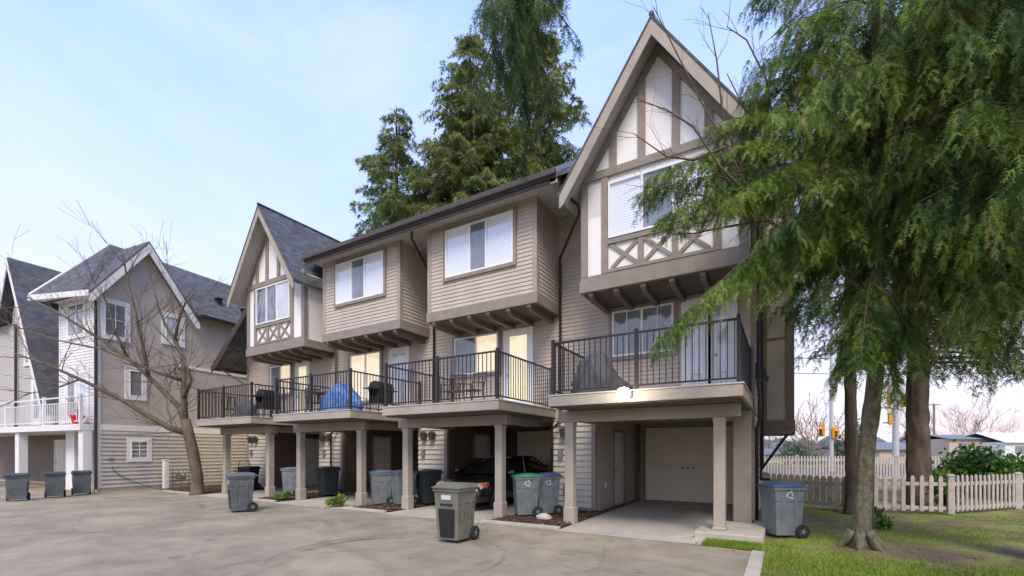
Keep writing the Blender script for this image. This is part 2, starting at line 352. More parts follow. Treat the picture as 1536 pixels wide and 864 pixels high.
# concrete drives up into each carport
DR = [(-3.95, -1.0), (-8.9, -5.75), (-13.75, -10.6), (-18.6, -15.3)]
for i, (a, b) in enumerate(DR):
    mb = MB(); mb.add([(a, 8.35, .004), (b, 8.35, .004), (b+.02, 15.1, .012), (a-.05, 15.1, .012)], [(0, 1, 2, 3)])
    struct(mb.build('carport_drive', 'apron'))
# mulch beds between the drives, with low kerbs
BED = [(-5.85, -3.97), (-10.55, -8.95), (-15.25, -13.8), (-21.2, -18.65)]
for a, b in BED:
    mb = MB(); n = 14; ys = np.linspace(8.62, 11.4, 9); xs = np.linspace(a, b, n)
    for y in ys:
        for x in xs: mb.v.append((x, y, .02+.05*random.random()*(1 if a < x < b else 0)))
    for j in range(8):
        for i in range(n-1): mb.f.append((j*n+i, j*n+i+1, (j+1)*n+i+1, (j+1)*n+i))
    struct(mb.build('mulch_bed', 'mulch'))
    mb = MB(); mb.box(a-.02, b+.02, 8.48, 8.6, -.02, .06); struct(mb.build('kerb', 'kerb', bevel=.015))
mb = MB(); mb.box(-.44, -.26, -20, 8.28, -.02, .012); struct(mb.build('kerb', 'apron', bevel=.004))
mb = MB(); mb.box(-1.42, -.3, 8.95, 10.6, -.02, .13); struct(mb.build('pavement', 'kerb', bevel=.02))
mb = MB(); mb.add([(-1.2, 8.3, .012), (-.3, 8.3, .012), (-.3, 8.95, .012), (-1.2, 8.95, .012)], [(0, 1, 2, 3)]); struct(mb.build('grass_strip', 'lawn'))
# soil bed along the neighbouring building
sheet('soil_bed', [(-22.9, 8.8), (-20.4, 9.3), (-21.4, 14.), (-24.0, 14.)], .006, 'mulch')
# street beyond the fences
sheet('road', [tuple((FV*32+RV*d)[:2]) for d in (-60, 120)]+[tuple((FV*47+RV*d)[:2]) for d in (120, -60)], -.008, 'asphalt')

# ------------------------------------------------------------------ windows and doors
def window(parent, off, F, u0, u1, z0, z1, frame='vinyl', trim=None, divs=(), sash=.05, back='blind', grid=None, tw=.09, name='window', cross=False, dark=()):
    fr = MB(); d = .045
    fr.fbox(F, u0, u1, .02, .075, z0, z0+d); fr.fbox(F, u0, u1, .02, .075, z1-d, z1)
    fr.fbox(F, u0, u0+d, .02, .075, z0+d, z1-d); fr.fbox(F, u1-d, u1, .02, .075, z0+d, z1-d)
    for q in divs: fr.fbox(F, q-sash/2, q+sash/2, .02, .072, z0+d, z1-d)
    if grid:
        for i in range(1, grid[0]): q = u0+(u1-u0)*i/grid[0]; fr.fbox(F, q-.012, q+.012, .05, .066, z0+d, z1-d)
        for i in range(1, grid[1]): q = z0+(z1-z0)*i/grid[1]; fr.fbox(F, u0+d, u1-d, .05, .0655, q-.012, q+.012)
    w = fr.build(name, frame, parent, off)
    pn = MB(); pn.add([F.p(u0+d, .056, z0+d), F.p(u1-d, .056, z0+d), F.p(u1-d, .056, z1-d), F.p(u0+d, .056, z1-d)], [(0, 1, 2, 3)]); pn.build('pane', 'glass', w, off)
    edges = [u0+d]+list(divs)+[u1-d]
    for i in range(len(edges)-1):
        bk = 'dark_room' if i in dark else back
        bd = MB(); bd.fbox(F, edges[i], edges[i+1], .018, .030, z0+d, z1-d)
        bd.build('blind' if bk != 'dark_room' else 'inner_room', bk, w, off)
    if trim:
        t = MB(); t.fbox(F, u0-tw, u1+tw, .0, .06, z1, z1+tw); t.fbox(F, u0-tw, u1+tw, .0, .07, z0-tw, z0)
        t.fbox(F, u0-tw, u0, .0, .06, z0, z1); t.fbox(F, u1, u1+tw, .0, .06, z0, z1); t.build('window_trim', trim, w, off)
    return w
def door(parent, off, F, u0, u1, z0, z1, m='door_white', trim='trim', glazed=False, name='door', back='curtain', knob=True):
    w = MB(); d = .07
    w.fbox(F, u0-d, u1+d, 0, .05, z1, z1+d); w.fbox(F, u0-d, u0, 0, .05, z0, z1); w.fbox(F, u1, u1+d, 0, .05, z0, z1)
    o = MB()
    if glazed:
        s = .13; o.fbox(F, u0, u0+s, .01, .04, z0, z1); o.fbox(F, u1-s, u1, .01, .04, z0, z1); o.fbox(F, u0+s, u1-s, .01, .04, z0, z0+.28); o.fbox(F, u0+s, u1-s, .01, .04, z1-s, z1)
    else:
        o.fbox(F, u0, u1, .01, .03, z0, z1)
        for (a, b, c, e) in [(.12, .46, .08, .42), (.54, .88, .08, .42), (.12, .46, .5, .93), (.54, .88, .5, .93)]:
            U = u1-u0; Z = z1-z0; o.fbox(F, u0+a*U, u0+b*U, .03, .038, z0+c*Z, z0+e*Z)
    ob = o.build(name, m, parent, off, bevel=.006); w.build('door_frame', trim, ob, off)
    if glazed:
        p = MB(); p.add([F.p(u0+s, .035, z0+.28), F.p(u1-s, .035, z0+.28), F.p(u1-s, .035, z1-s), F.p(u0+s, .035, z1-s)], [(0, 1, 2, 3)]); p.build('pane', 'glass', ob, off)
        c = MB(); c.fbox(F, u0+s, u1-s, .012, .02, z0+.28, z1-s); c.build('curtain', back, ob, off)
    if knob:
        k = MB(); c = F.p(u0+.09, .06, z0+1.0); k.lathe(c, [(.0, -.03), (.03, -.02), (.03, .02), (.0, .03)], 10); k.build('handle', 'steel', ob, off, smooth=True)
    return ob

# ------------------------------------------------------------------ the townhouse row
RL = (-9.8, 11.35, 0)
row = thing('townhouse_row', RL, 'long row of taupe townhouses with half timbered gables, black railed balconies and carports', 'building')
def rp(mb, name, m, parent=None, **k): return mb.build(name, m, parent or row, RL, **k)
YW = 11.35; YB = 10.05; YE = 9.5
FW = Fr((0, YW, 0), (1, 0, 0), (0, -1, 0)); FB = Fr((0, YB, 0), (1, 0, 0), (0, -1, 0))
GW = [(-5.44, -4.24), (-10.35, -9.17), (-15.45, -14.12), (-20.35, -18.8)]      # ground floor wall blocks
GXL = GW[3][0]
# -- core walls
w = MB()
w.box(-18.3, -.57, YW+.0, YW+.14, 2.62, 9.0); w.box(GXL, -18.3, YW, YW+.14, 2.62, 5.9)
w.box(-18.3, -.57, 17.3, 17.5, 0, 8.2); w.box(GXL, -18.3, 17.3, 17.5, 0, 5.3)
w.box(-.75, -.57, YW+.14, 17.3, 0, 8.4); w.box(-18.3, -18.16, YW+.14, 17.3, 5.2, 8.4); w.box(GXL, GXL+.15, YW+.14, 17.3, 0, 5.4)
rp(w, 'wall', 'siding')
w = MB(); w.laps(FW, -18.0, -.57, 2.75, 7.95)
w.laps(FW, GXL, -18.0, 2.75, 5.9)
FR = Fr((-.57, 0, 0), (0, 1, 0), (1, 0, 0)); w.laps(FR, YW, 17.5, 2.6, 8.3, .12); w.laps(FR, YW, 17.5, .05, 2.45, .15)
rp(w, 'siding', 'siding')
w = MB()
FL = Fr((GXL, 0, 0), (0, -1, 0), (-1, 0, 0)); w.laps(FL, -17.5, -YW, .05, 5.3, .15)
rp(w, 'siding', 'siding_light')
w = MB(); w.box(-.62, -.54, YW-.08, YW+.12, .1, 7.9); rp(w, 'corner_board', 'trim'); w = MB(); w.box(-.56, -.53, YW+.12, 17.5, 2.45, 2.6); rp(w, 'trim_band', 'trim'); w = MB(); w.box(GXL-.03, GXL+.1, YW-.03, YW+.1, 0, 5.4)
rp(w, 'corner_board', 'trim')
# -- ground floor blocks and carport linings
for i, (a, b) in enumerate(GW):
    w = MB(); w.box(a+.003, b-.003, YW+.02, 15.1, 0, 2.5); rp(w, 'wall', 'siding_light')
    Fg = Fr((0, YW+.02, 0), (1, 0, 0), (0, -1, 0)); w = MB(); w.laps(Fg, a, b-.09, .12, 2.5, .155, .04); rp(w, 'siding', 'siding_light')
    w = MB(); w.fbox(Fg, b-.09, b+.025, -.08, .03, 0, 2.5); w.fbox(Fg, a, b, 0, .026, .0, .12); rp(w, 'corner_board', 'trim' if i != 3 else 'post')
    Fs = Fr((b, 0, 0), (0, 1, 0), (1, 0, 0)); w = MB(); w.laps(Fs, YW+.1, 15.1, .05, 2.5, .15, .014); w.laps(Fr((a, 0, 0), (0, 1, 0), (-1, 0, 0)), YW+.02, 15.1, .05, 2.5, .15, .014)
    rp(w, 'siding', 'siding' if i in (0,) else 'siding_shade')  # only the right hand carport keeps the unshaded siding colour
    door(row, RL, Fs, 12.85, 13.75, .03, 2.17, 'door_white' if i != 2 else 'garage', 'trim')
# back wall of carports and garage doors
w = MB(); w.box(GXL, -.57, 15.1, 15.25, 0, 2.5); rp(w, 'wall', 'siding_shade')
w = MB(); w.box(-.98, -.75, YW, 15.1, 0, 2.5); rp(w, 'wall', 'siding')
Fk = Fr((0, 15.1, 0), (1, 0, 0), (0, -1, 0))
for k in range(4):
    x0 = -3.88-4.85*k; x1 = x0+2.64
    w = MB()
    for r in range(4): w.fbox(Fk, x0, x1, .02, .05, .03+r*.585, .03+(r+1)*.585-.012)
    w.fbox(Fk, x0, x1, .012, .03, .03, 2.36)
    gd = rp(w, 'garage_door', 'garage', bevel=.004)
    t = MB(); t.fbox(Fk, x0-.16, x0-.02, 0, .07, 0, 2.5); t.fbox(Fk, x1+.02, x1+.16, 0, .07, 0, 2.5); t.fbox(Fk, x0-.02, x1+.02, 0, .07, 2.38, 2.5); rp(t, 'door_frame', 'trim' if k == 0 else 'under_shade', gd)
    h = MB(); h.fbox(Fk, x0+1.12, x0+1.22, .05, .075, 1.07, 1.1); h.fbox(Fk, x0+1.28, x0+1.34, .05, .075, 1.06, 1.11); h.fbox(Fk, x0+1.42, x0+1.5, .05, .075, 1.07, 1.1); rp(h, 'handle', 'lamp_metal', gd)
w = MB(); w.box(GXL, -.57, YW-.02, 15.1, 2.5, 2.62); rp(w, 'carport_ceiling', 'ceil')
# -- the two plain bays
def corbels(x0, x1, n, off=.2):
    for i in range(n):
        x = x0+off+(x1-x0-2*off)*i/(n-1); mb = MB()
        for y in (0,):
            pr = [(10.02, 5.285), (YW, 5.285), (YW, 5.12), (10.25, 5.12), (10.12, 5.15), (10.03, 5.21)]
            k = len(pr); vs = [(x-.06, a, b) for a, b in pr]+[(x+.06, a, b) for a, b in pr]
            mb.add(vs, [tuple(range(k)), tuple(range(2*k-1, k-1, -1))]+[(j, k+j, k+(j+1) % k, (j+1) % k) for j in range(k)])
        rp(mb, 'bracket', 'joist', bevel=.01)
BX = {'C': (-8.77, -5.28), 'B': (-13.42, -9.90)}
for key, (a, b) in BX.items():
    w = MB(); w.box(a+.003, b-.003, YB+.004, YW-.003, 5.30, 7.94); rp(w, 'bay', 'siding')
    w = MB(); w.laps(FB, a+.1, b-.1, 5.57, 7.94)
    w.laps(Fr((b, 0, 0), (0, 1, 0), (1, 0, 0)), YB+.1, YW, 5.57, 7.94); w.laps(Fr((a, 0, 0), (0, 1, 0), (-1, 0, 0)), YB+.1, YW, 5.57, 7.94)
    rp(w, 'siding', 'siding')
    w = MB()
    for x in (a, b):
        sg = 1 if x == b else -1
        w.box(min(x+sg*.026, x-sg*.1), max(x+sg*.026, x-sg*.1), YB-.026, YB+.1, 5.57, 7.94)
    w.box(a-.005, b+.005, YB-.025, YB+.0, 7.80, 7.94)
    rp(w, 'corner_board', 'siding' if False else 'fascia')
    w = MB(); w.box(a-.05, b+.05, YB-.05, YW, 5.29, 5.57); rp(w, 'base_beam', 'trim', bevel=.01)
    w = MB(); w.box(a+.02, b-.02, YB+.02, YW, 5.262, 5.288); rp(w, 'bay_underside', 'under_shade')
    corbels(a, b, 6)
window(row, RL, FB, -8.11, -5.92, 6.43, 7.75, 'vinyl', 'trim', (-7.28, -6.75), .05, 'blind', dark=(1,))
window(row, RL, FB, -12.73, -10.54, 6.45, 7.77, 'vinyl', 'trim', (-11.98, -11.38), .05, 'blind', dark=(1,))
# -- the two half timbered gables
GAB = {'D': (-2.33, -4.05, -.62), 'A': (-16.35, -17.98, -14.47)}
HW = 2.07; ZR = 10.55; ZF = 7.5; SL = (ZR-ZF)/HW
for key, (xc, a, b) in GAB.items():
    slope = lambda x, dz=0.: ZR-.17-SL*abs(x-xc)+dz
    # body and white panels
    w = MB(); w.box(a+.003, b-.003, YB+.004, YW-.003, 5.30, 7.9)
    F0 = FB
    zt = lambda x: slope(x)-.02
    w.fprism(F0, [(a+.01, 7.0), (b-.01, 7.0), (b-.01, max(7.2, zt(b))), (xc, zt(xc)), (a+.01, max(7.2, zt(a)))], -1.2, -.004)
    rp(w, 'gable_panel', 'white_panel')
    t = MB()
    # rails
    t.fbox(F0, a-.06, b+.06, -.0, .06, 7.85, 8.02)
    t.fbox(F0, a-.02, b+.02, .0, .035, 5.57, 5.66)
    # corner posts and window posts
    lw, rw = (xc-1.08, xc+1.09) if key == 'D' else (xc-1.0, xc+1.1)
    for (u0, u1) in ((a-.02, a+.13), (lw-.17, lw-.02), (rw+.02, rw+.17), (b-.13, b+.02)):
        t.fbox(F0, u0, u1, 0, .045, 5.66, 7.85)
    for u in (xc-.98, xc-.34, xc+.38, xc+1.02):
        t.fprism(F0, [(u-.08, 8.02), (u+.08, 8.02), (u+.08, slope(u+.08, -.03)), (u-.08, slope(u-.08, -.03))], 0, .045)
    # dark boards under the rakes
    for sg in (-1, 1):
        t.fprism(F0, [(xc, slope(xc)-.02), (xc, slope(xc)-.26), (xc+sg*1.60, slope(xc+1.60)-.24), (xc+sg*1.68, slope(xc+1.68)-.02)], 0, .04)
    # lattice of crosses under the window
    t.fbox(F0, lw-.02, rw+.02, 0, .06, 6.30, 6.40); t.fbox(F0, lw-.02, rw+.02, 0, .05, 5.66, 5.73)
    n = 3; W = rw-lw-.0
    for i in range(n):
        p0 = lw+W*i/n; p1 = lw+W*(i+1)/n
        t.fbar(F0, (p0+.06, 5.75), (p1-.06, 6.28), .075, 0, .030); t.fbar(F0, (p0+.06, 6.28), (p1-.06, 5.75), .075, 0, .036)
        if i: t.fbox(F0, p0-.06, p0+.06, 0, .045, 5.73, 6.30)
    # side faces
    for x, sg in ((a, -1), (b, 1)):
        Fs = Fr((x, 0, 0), (0, 1, 0), (sg, 0, 0)); t.fbox(Fs, YB-.04, YB+.11, 0, .03, 5.57, 7.85); t.fbox(Fs, YW-.13, YW, 0, .03, 5.57, 7.85); t.fbox(Fs, YB+.11, YW-.13, 0, .03, 7.72, 7.85)
    rp(t, 'timber_trim', 'trim')
    w = MB(); w.box(a-.06, b+.06, YB-.07, YW, 5.29, 5.57); rp(w, 'base_beam', 'trim', bevel=.01)
    w = MB(); w.box(a+.02, b-.02, YB+.02, YW, 5.262, 5.288); rp(w, 'bay_underside', 'under_shade')
    corbels(a, b, 6)
    if key == 'D': window(row, RL, FB, lw, rw, 6.42, 7.68, 'vinyl', None, (lw+.76, rw-.76), .05, 'blind', dark=(1,))
    else: window(row, RL, FB, lw, rw, 6.42, 7.80, 'vinyl', None, (lw+.68, rw-.78), .05, 'curtain', dark=(0, 1))
    # roof: two shingled slopes running back to the main ridge
    r = MB(); y0, y1 = YE-.03, 13.25
    for sg in (-1, 1):
        r.slab([(xc+sg*0.0, y0, ZR), (xc+sg*(HW+.03), y0, ZF-.04), (xc+sg*(HW+.03), y1, ZF-.04), (xc+sg*0.0, y1, ZR)], .07)
    rf = rp(r, 'roof', 'shingle')
    r = MB(); r.tube([(xc, y0-.01, ZR+.015), (xc, y1, ZR+.015)], .05, 6); rp(r, 'ridge_cap', 'shingle', rf)
    r = MB()
    for sg in (-1, 1):
        r.slab([(xc+sg*0.0, YE+.02, ZR-.125), (xc+sg*(HW), YE+.02, ZF-.125), (xc+sg*(HW), YW, ZF-.125), (xc+sg*0.0, YW, ZR-.125)], .02)
    rp(r, 'soffit', 'soffit_slats', rf)
    r = MB(); Fy = Fr((0, YE, 0), (1, 0, 0), (0, -1, 0))
    for sg in (-1, 1):
        r.fprism(Fy, [(xc, ZR-.075), (xc+sg*HW, ZF-.075), (xc+sg*(HW+.0), ZF-.36), (xc+sg*(HW-.10), ZF-.30), (xc, ZR-.40)], -.03, .015)
    rp(r, 'barge_board', 'fascia', rf, label=None)
# front D right side upper window
# -- main roof and eave
ZG = 8.02; MS = .72; YR = YE+(10.5-ZG)/MS
def vz(dx): return ZR-SL*abs(dx)
def vy(dx): return YE+(vz(dx)-ZG)/MS
dxe = (ZR-ZG)/SL
r = MB(); mr = lambda x, y: (x, y, ZG+MS*(y-YE))
r.poly([mr(-13.65, YE-.05), mr(-4.42, YE-.05), mr(-2.33-dxe, YE+.0), mr(-2.33, vy(0)), mr(-2.33, YR), mr(-16.35, YR), mr(-16.35, vy(0)), mr(-16.35+dxe, YE+.75), mr(-13.65, YE+.75)], .12)
r.poly([mr(-2.33, vy(0)-.3), mr(-2.33+dxe, YE+.15), mr(-.3, YE+.15), mr(-.3, YR), mr(-2.33, YR)], .12)
r.poly([mr(-18.5, YE+.9), mr(-16.35-dxe, YE+.9), mr(-16.35, vy(0)), mr(-16.35, YR), mr(-18.5, YR)], .12)
r.slab([(-18.5, YR, 10.5), (-.3, YR, 10.5), (-.3, 18.0, 7.4), (-18.5, 18.0, 7.4)], .12)
rf = rp(r, 'roof', 'shingle')
g = MB()
g.box(-13.66, -4.46, YE-.14, YE-.0, ZG-.11, ZG+.03); g.box(-13.66, -4.46, YE-.02, YE+.02, ZG-.24, ZG-.10)
rp(g, 'gutter', 'gutter', rf, bevel=.02)
g = MB(); g.box(-4.62, -4.44, YE-.02, YE+.6, ZG-.26, ZG+.0); rp(g, 'fascia', 'fascia', rf)
s = MB(); s.box(-13.65, -4.46, YE+.02, YW, 7.945, 7.965); rp(s, 'soffit', 'soffit')
w = MB()   # gable end closing the attic at both ends
for x in (-18.3, -.75): w.add([(x, YW, 7.8), (x, 17.4, 7.8), (x, YR, 10.35), (x+.16, YW, 7.8), (x+.16, 17.4, 7.8), (x+.16, YR, 10.35)], [(0, 1, 2), (5, 4, 3), (0, 2, 5, 3), (2, 1, 4, 5), (1, 0, 3, 4)])
rp(w, 'wall', 'siding')
# -- low side roof at the far left end
r = MB()
r.slab([(-21.25, 10.3, 5.32), (-18.2, 10.3, 7.72), (-18.2, 17.6, 7.72), (-21.25, 17.6, 5.32)], .1); rf = rp(r, 'side_roof', 'shingle')
r = MB(); Fz = Fr((0, 10.29, 0), (1, 0, 0), (0, -1, 0)); r.fprism(Fz, [(-21.25, 5.23), (-18.2, 7.62), (-18.2, 7.36), (-21.2, 5.0)], -.02, .02); r.box(-21.33, -21.2, 10.3, 17.6, 5.12, 5.3); rp(r, 'fascia', 'gutter', rf)
r = MB(); r.fprism(FW, [(-20.4, 5.2), (-18.2, 5.2), (-18.2, 7.5), (-20.4, 5.8)], -.1, .02); rp(r, 'wall', 'siding')
r = MB(); r.tube([(-20.45, YW-.05, 4.55), (-20.9, 10.5, 5.15)], .035, 6); rp(r, 'bracket', 'joist')
# -- side bay on the right hand wall
w = MB(); w.box(-.6, .2, 13.9, 15.4, 2.35, 8.1); rp(w, 'bay', 'vinyl_tan')
t = MB(); Fq = Fr((0, 13.9, 0), (1, 0, 0), (0, -1, 0))
t.fbox(Fq, -.53, -.38, 0, .04, 2.4, 8.1); t.fbox(Fq, .06, .23, 0, .04, 2.4, 8.1); t.fbox(Fq, -.38, .06, 0, .015, 4.55, 4.6); t.box(.2, .24, 13.9, 15.4, 2.4, 8.1); rp(t, 'corner_board', 'joist')
t = MB(); t.box(-.56, .26, 13.82, 15.45, 2.05, 2.42); rp(t, 'base_beam', 'joist', bevel=.01)
t = MB(); t.tube([(-.53, 14.0, 1.1), (.1, 14.0, 2.07)], .04, 6); t.box(-.57, -.49, 13.94, 14.06, .9, 2.05); t.box(-.57, -.3, 13.95, 14.05, .82, .9); rp(t, 'bracket', 'pipe')
t = MB(); t.hexa([(-.56, 11.75, 3.28), (-.30, 11.75, 3.22), (-.30, 12.15, 3.22), (-.56, 12.15, 3.28)], [(-.56, 11.75, 3.62), (-.40, 11.75, 3.60), (-.40, 12.15, 3.60), (-.56, 12.15, 3.62)])
for z in (3.28, 3.38, 3.48): t.box(-.56, -.29+(z-3.28)*-.4, 11.73, 12.17, z, z+.02)
rp(t, 'vent_hood', 'lamp_metal')
# -- downpipes
def dpipe(pts, r=.036, m='pipe', name='downpipe'): mb = MB(); mb.tube(pts, r, 8); return rp(mb, name, m, smooth=True)
dpipe([(-4.42, 9.6, 7.78), (-4.42, 9.66, 7.62), (-4.2, 10.1, 7.45), (-4.2, 10.2, 7.3), (-5.12, 11.1, 6.75), (-5.18, 11.24, 6.6), (-5.18, 11.26, 2.5), (-5.2, 11.15, 2.35), (-5.38, 11.15, 2.2), (-5.40, 11.2, 2.0), (-5.40, 11.2, .12)])
dpipe([(-9.0, 9.6, 7.8), (-9.1, 9.7, 7.66), (-9.55, 11.1, 7.1), (-9.6, 11.24, 6.9), (-9.6, 11.26, 2.6)])
dpipe([(-14.3, 11.2, 7.3), (-14.3, 11.22, 2.6), (-14.35, 11.2, 2.4), (-14.5, 11.15, 2.25), (-14.55, 11.2, 2.1), (-14.55, 11.2, .1)])
dpipe([(-.47, 11.2, 7.6), (-.47, 11.2, 3.0), (-.44, 11.0, 2.75), (-.44, 11.05, 2.3), (-.5, 11.25, 2.1), (-.5, 11.28, .1)])
dpipe([(-.48, 13.6, 7.8), (-.48, 13.6, 1.2)])
# -- balconies
BALX = [-.574-4.79*k for k in range(4)]; BW = 3.57; YBF = 8.43; ZS, ZU = 2.75, 2.52
PX = [(-1.03, -4.06), (-5.90, -8.93), (-10.78, -13.67), (-15.40, -18.2)]
YP = 9.36
for k in range(4):
    xr = BALX[k]; xl = xr-BW
    s = MB(); s.box(xl, xr, YBF, YW-.02, ZU, ZS-.02); bal = rp(s, 'balcony', 'fascia', bevel=.012)
    s = MB(); s.box(xl-.015, xr+.015, YBF-.015, YW-.02, ZS-.02, ZS+.005); rp(s, 'deck_edge', 'soffit', bal)
    s = MB(); s.box(xl+.06, xr-.06, YBF+.06, YW-.03, ZU-.025, ZU-.004); rp(s, 'deck_underside', 'under_shade', bal)
    # railing
    zt = 3.84; r = MB()
    fx = lambda x0, x1, y: (r.box(x0, x1, y-.02, y+.02, zt-.035, zt), r.box(x0, x1, y-.015, y+.015, ZS+.07, ZS+.10), [r.box(q-.008, q+.008, y-.008, y+.008, ZS+.1, zt-.035) for q in np.arange(x0+.11, x1-.05, .112)])
    fy = lambda y0, y1, x: (r.box(x-.02, x+.02, y0, y1, zt-.036, zt-.001), r.box(x-.015, x+.015, y0, y1, ZS+.07, ZS+.10), [r.box(x-.008, x+.008, q-.008, q+.008, ZS+.1, zt-.035) for q in np.arange(y0+.11, y1-.05, .112)])
    fx(xl+.08, xr-.08, YBF+.07); fy(YBF+.09, YW-.05, xl+.07); fy(YBF+.09, YW-.05, xr-.07)
    rp(r, 'railing', 'rail', bal)
    for (x, y) in [(xl+.07, YBF+.07), (xr-.07, YBF+.07), ((xl+xr)/2, YBF+.07), (xl+.07, YW-.09), (xr-.07, YW-.09)]:
        p = MB(); p.box(x-.032, x+.032, y-.032, y+.032, ZS+.005, zt+.05); rp(p, 'railing_post', 'rail', bal)
    # beam and posts
    b = MB(); b.box(PX[k][1]-.25, PX[k][0]+(.25 if k else .35), YP-.11, YP+.11, 2.24, ZU-.03)
    for x in PX[k]: b.box(x-.09, x+.09, YP+.12, YW, 2.28, ZU-.03)
    rp(b, 'beam', 'trim', bevel=.01)
    for j, x in enumerate(PX[k]):
        base = .13 if (k == 0 and j == 0) else 0.
        p = MB(); p.box(x-.1, x+.1, YP-.1, YP+.1, base, 2.24); post = rp(p, 'post', 'post', bevel=.012)
        p = MB(); h = .38 if base == 0 else .06; p.box(x-.125, x+.125, YP-.125, YP+.125, base, base+h); rp(p, 'post_base', 'post', post, bevel=.02)
        p = MB(); p.box(x-.112, x+.112, YP-.112, YP+.112, 2.17, 2.235); rp(p, 'post_cap', 'post', post, bevel=.01)
# corner post of the right hand end
p = MB(); p.box(-.95, -.6, YW-.2, YW-.02, 0, 2.5); rp(p, 'post', 'fascia', bevel=.01)
# -- second floor doors and windows
window(row, RL, FW, -3.75, -2.25, 4.0, 5.15, 'vinyl', 'trim', (-3.0,), .06, 'dark_room', grid=(4, 2))
door(row, RL, FW, -2.0, -1.5, 2.8, 5.1, 'vinyl', 'vinyl', True, knob=False); door(row, RL, FW, -1.5+.08, -.95, 2.8, 5.1, 'vinyl', 'vinyl', True, back='curtain')
window(row, RL, FW, -8.8, -7.2, 3.95, 5.1, 'vinyl', 'trim', (-8.0,), .06, 'curtain_glow', dark=(0,))
door(row, RL, FW, -6.95, -6.12, 2.8, 5.05, 'vinyl', 'vinyl', True, back='curtain_glow')
window(row, RL, FW, -13.6, -12.05, 3.4, 5.1, 'vinyl', 'trim', (-12.8,), .06, 'curtain_glow')
door(row, RL, FW, -11.6, -10.8, 2.8, 5.05, 'vinyl', 'vinyl', True, back='curtain')
window(row, RL, FW, -18.55, -17.15, 3.95, 5.15, 'vinyl', 'trim', (-17.85,), .06, 'curtain_glow', dark=(0,))
door(row, RL, FW, -16.8, -16.05, 2.8, 5.1, 'vinyl', 'vinyl', True, back='curtain_glow')
# -- wall lanterns, meters and vents on the ground floor walls
def lantern(x, z):
    m_ = MB(); y = YW-.02; m_.box(x-.05, x+.05, y, y+.02, z-.06, z+.08); m_.hexa([(x-.07, y-.16, z-.12), (x+.07, y-.16, z-.12), (x+.07, y-.02, z-.12), (x-.07, y-.02, z-.12)], [(x-.09, y-.19, z+.08), (x+.09, y-.19, z+.08), (x+.09, y-.0, z+.08), (x-.09, y-.0, z+.08)])
    m_.hexa([(x-.1, y-.2, z+.08), (x+.1, y-.2, z+.08), (x+.1, y-.0, z+.08), (x-.1, y, z+.08)], [(x-.03, y-.12, z+.15), (x+.03, y-.12, z+.15), (x+.03, y-.04, z+.15), (x-.03, y-.04, z+.15)])
    return rp(m_, 'wall_lantern', 'lamp_metal', bevel=.008)
for x in (-5.08, -10.03, -9.68, -15.1, -14.72, -19.95, -19.62): lantern(x, 2.1)
for x in (-5.2, -10.1, -15.1, -20.0):
    m_ = MB(); m_.box(x-.055, x+.055, YW-.1, YW, 1.42, 1.68); rp(m_, 'meter_box', 'box_grey', bevel=.01)
m_ = MB(); m_.box(-5.1, -4.82, YW-.08, YW, .42, .72)
for i in range(4): m_.box(-5.11, -4.81, YW-.1, YW-.08, .44+i*.07, .48+i*.07)
rp(m_, 'dryer_vent', 'box_grey')
m_ = MB(); m_.box(-4.225, -4.205, 12.1, 12.17, .6, .75); rp(m_, 'socket_box', 'vinyl')
# -- the lit lamp on the right hand balcony
lm = MB(); lm.box(-2.55, -2.41, YBF-.06, YBF-.016, 2.6, 2.72); lm.box(-2.50, -2.46, YBF-.24, YBF-.05, 2.64, 2.68); lo = rp(lm, 'security_lamp', 'lamp_metal')
lb = MB(); lb.lathe((-2.48, YBF-.34, 2.64), [(.0, -.12), (.085, -.09), (.125, 0), (.09, .09), (.0, .12)], 14); rp(lb, 'bulb', 'bulb', lo, smooth=True)
def lamp(loc, e, c=(1, .86, .6), r=.06):
    l = bpy.data.lights.new('lamp_light', 'POINT'); l.energy = e; l.color = c; l.shadow_soft_size = r
    o = bpy.data.objects.new('lamp_light', l); col.objects.link(o); o.location = loc; return o
LAMPS = [lamp((-2.48, YBF-.34, 2.64), 32, (1, .80, .48), r=.12), lamp((-20.75, 12.3, 2.15), 34, (1, .78, .3))]
for l, o in zip(LAMPS, (row, row)):
    l.parent = o; l.location = Vector(l.location)-Vector(RL)
lm = MB(); lm.box(-20.5, -20.36, 12.2, 12.4, 2.2, 2.34); rp(lm, 'wall_lantern', 'lamp_metal')

# ------------------------------------------------------------------ neighbouring building on the left
B2 = (-23.28, 7.1, 0); B2R = R_(7)
b2 = thing('neighbour_townhouse', B2, 'taupe stucco townhouse block with white trim and white railed balcony behind the bare tree', 'building', rz=B2R)
def bp_(mb, name, m, parent=None, **k): return mb.build(name, m, parent or b2, (0, 0, 0), **k)
Z0 = (0, 0, 0)
S2 = Fr((0, 0, 0), (0, 1, 0), (1, 0, 0)); F2 = Fr((0, 0, 0), (1, 0, 0), (0, -1, 0))
w = MB(); w.box(-8.5, -.003, 0.003, 13, 2.6, 8.0) if False else None
w = MB(); w.box(-2.85, -.003, .003, 13, 2.5, 8.0); w.box(-2.85, -.003, 1.6, 13, 0, 2.5); w.box(-.16, -.003, .003, 1.6, 0, 2.5)
w.fprism(S2, [(-.1, 7.5), (3.3, 7.5), (3.3, 7.95), (1.6, 10.28), (-.1, 7.95)], -.2, -.0)
bp_(w, 'wall', 'stucco')
w = MB(); w.laps(S2, .1, 13, .15, 2.45, .165, .05); bp_(w, 'siding', 'b2_siding')
w = MB(); w.laps(F2, -2.85, -.1, 2.75, 7.9, .12); bp_(w, 'siding', 'b2_white')
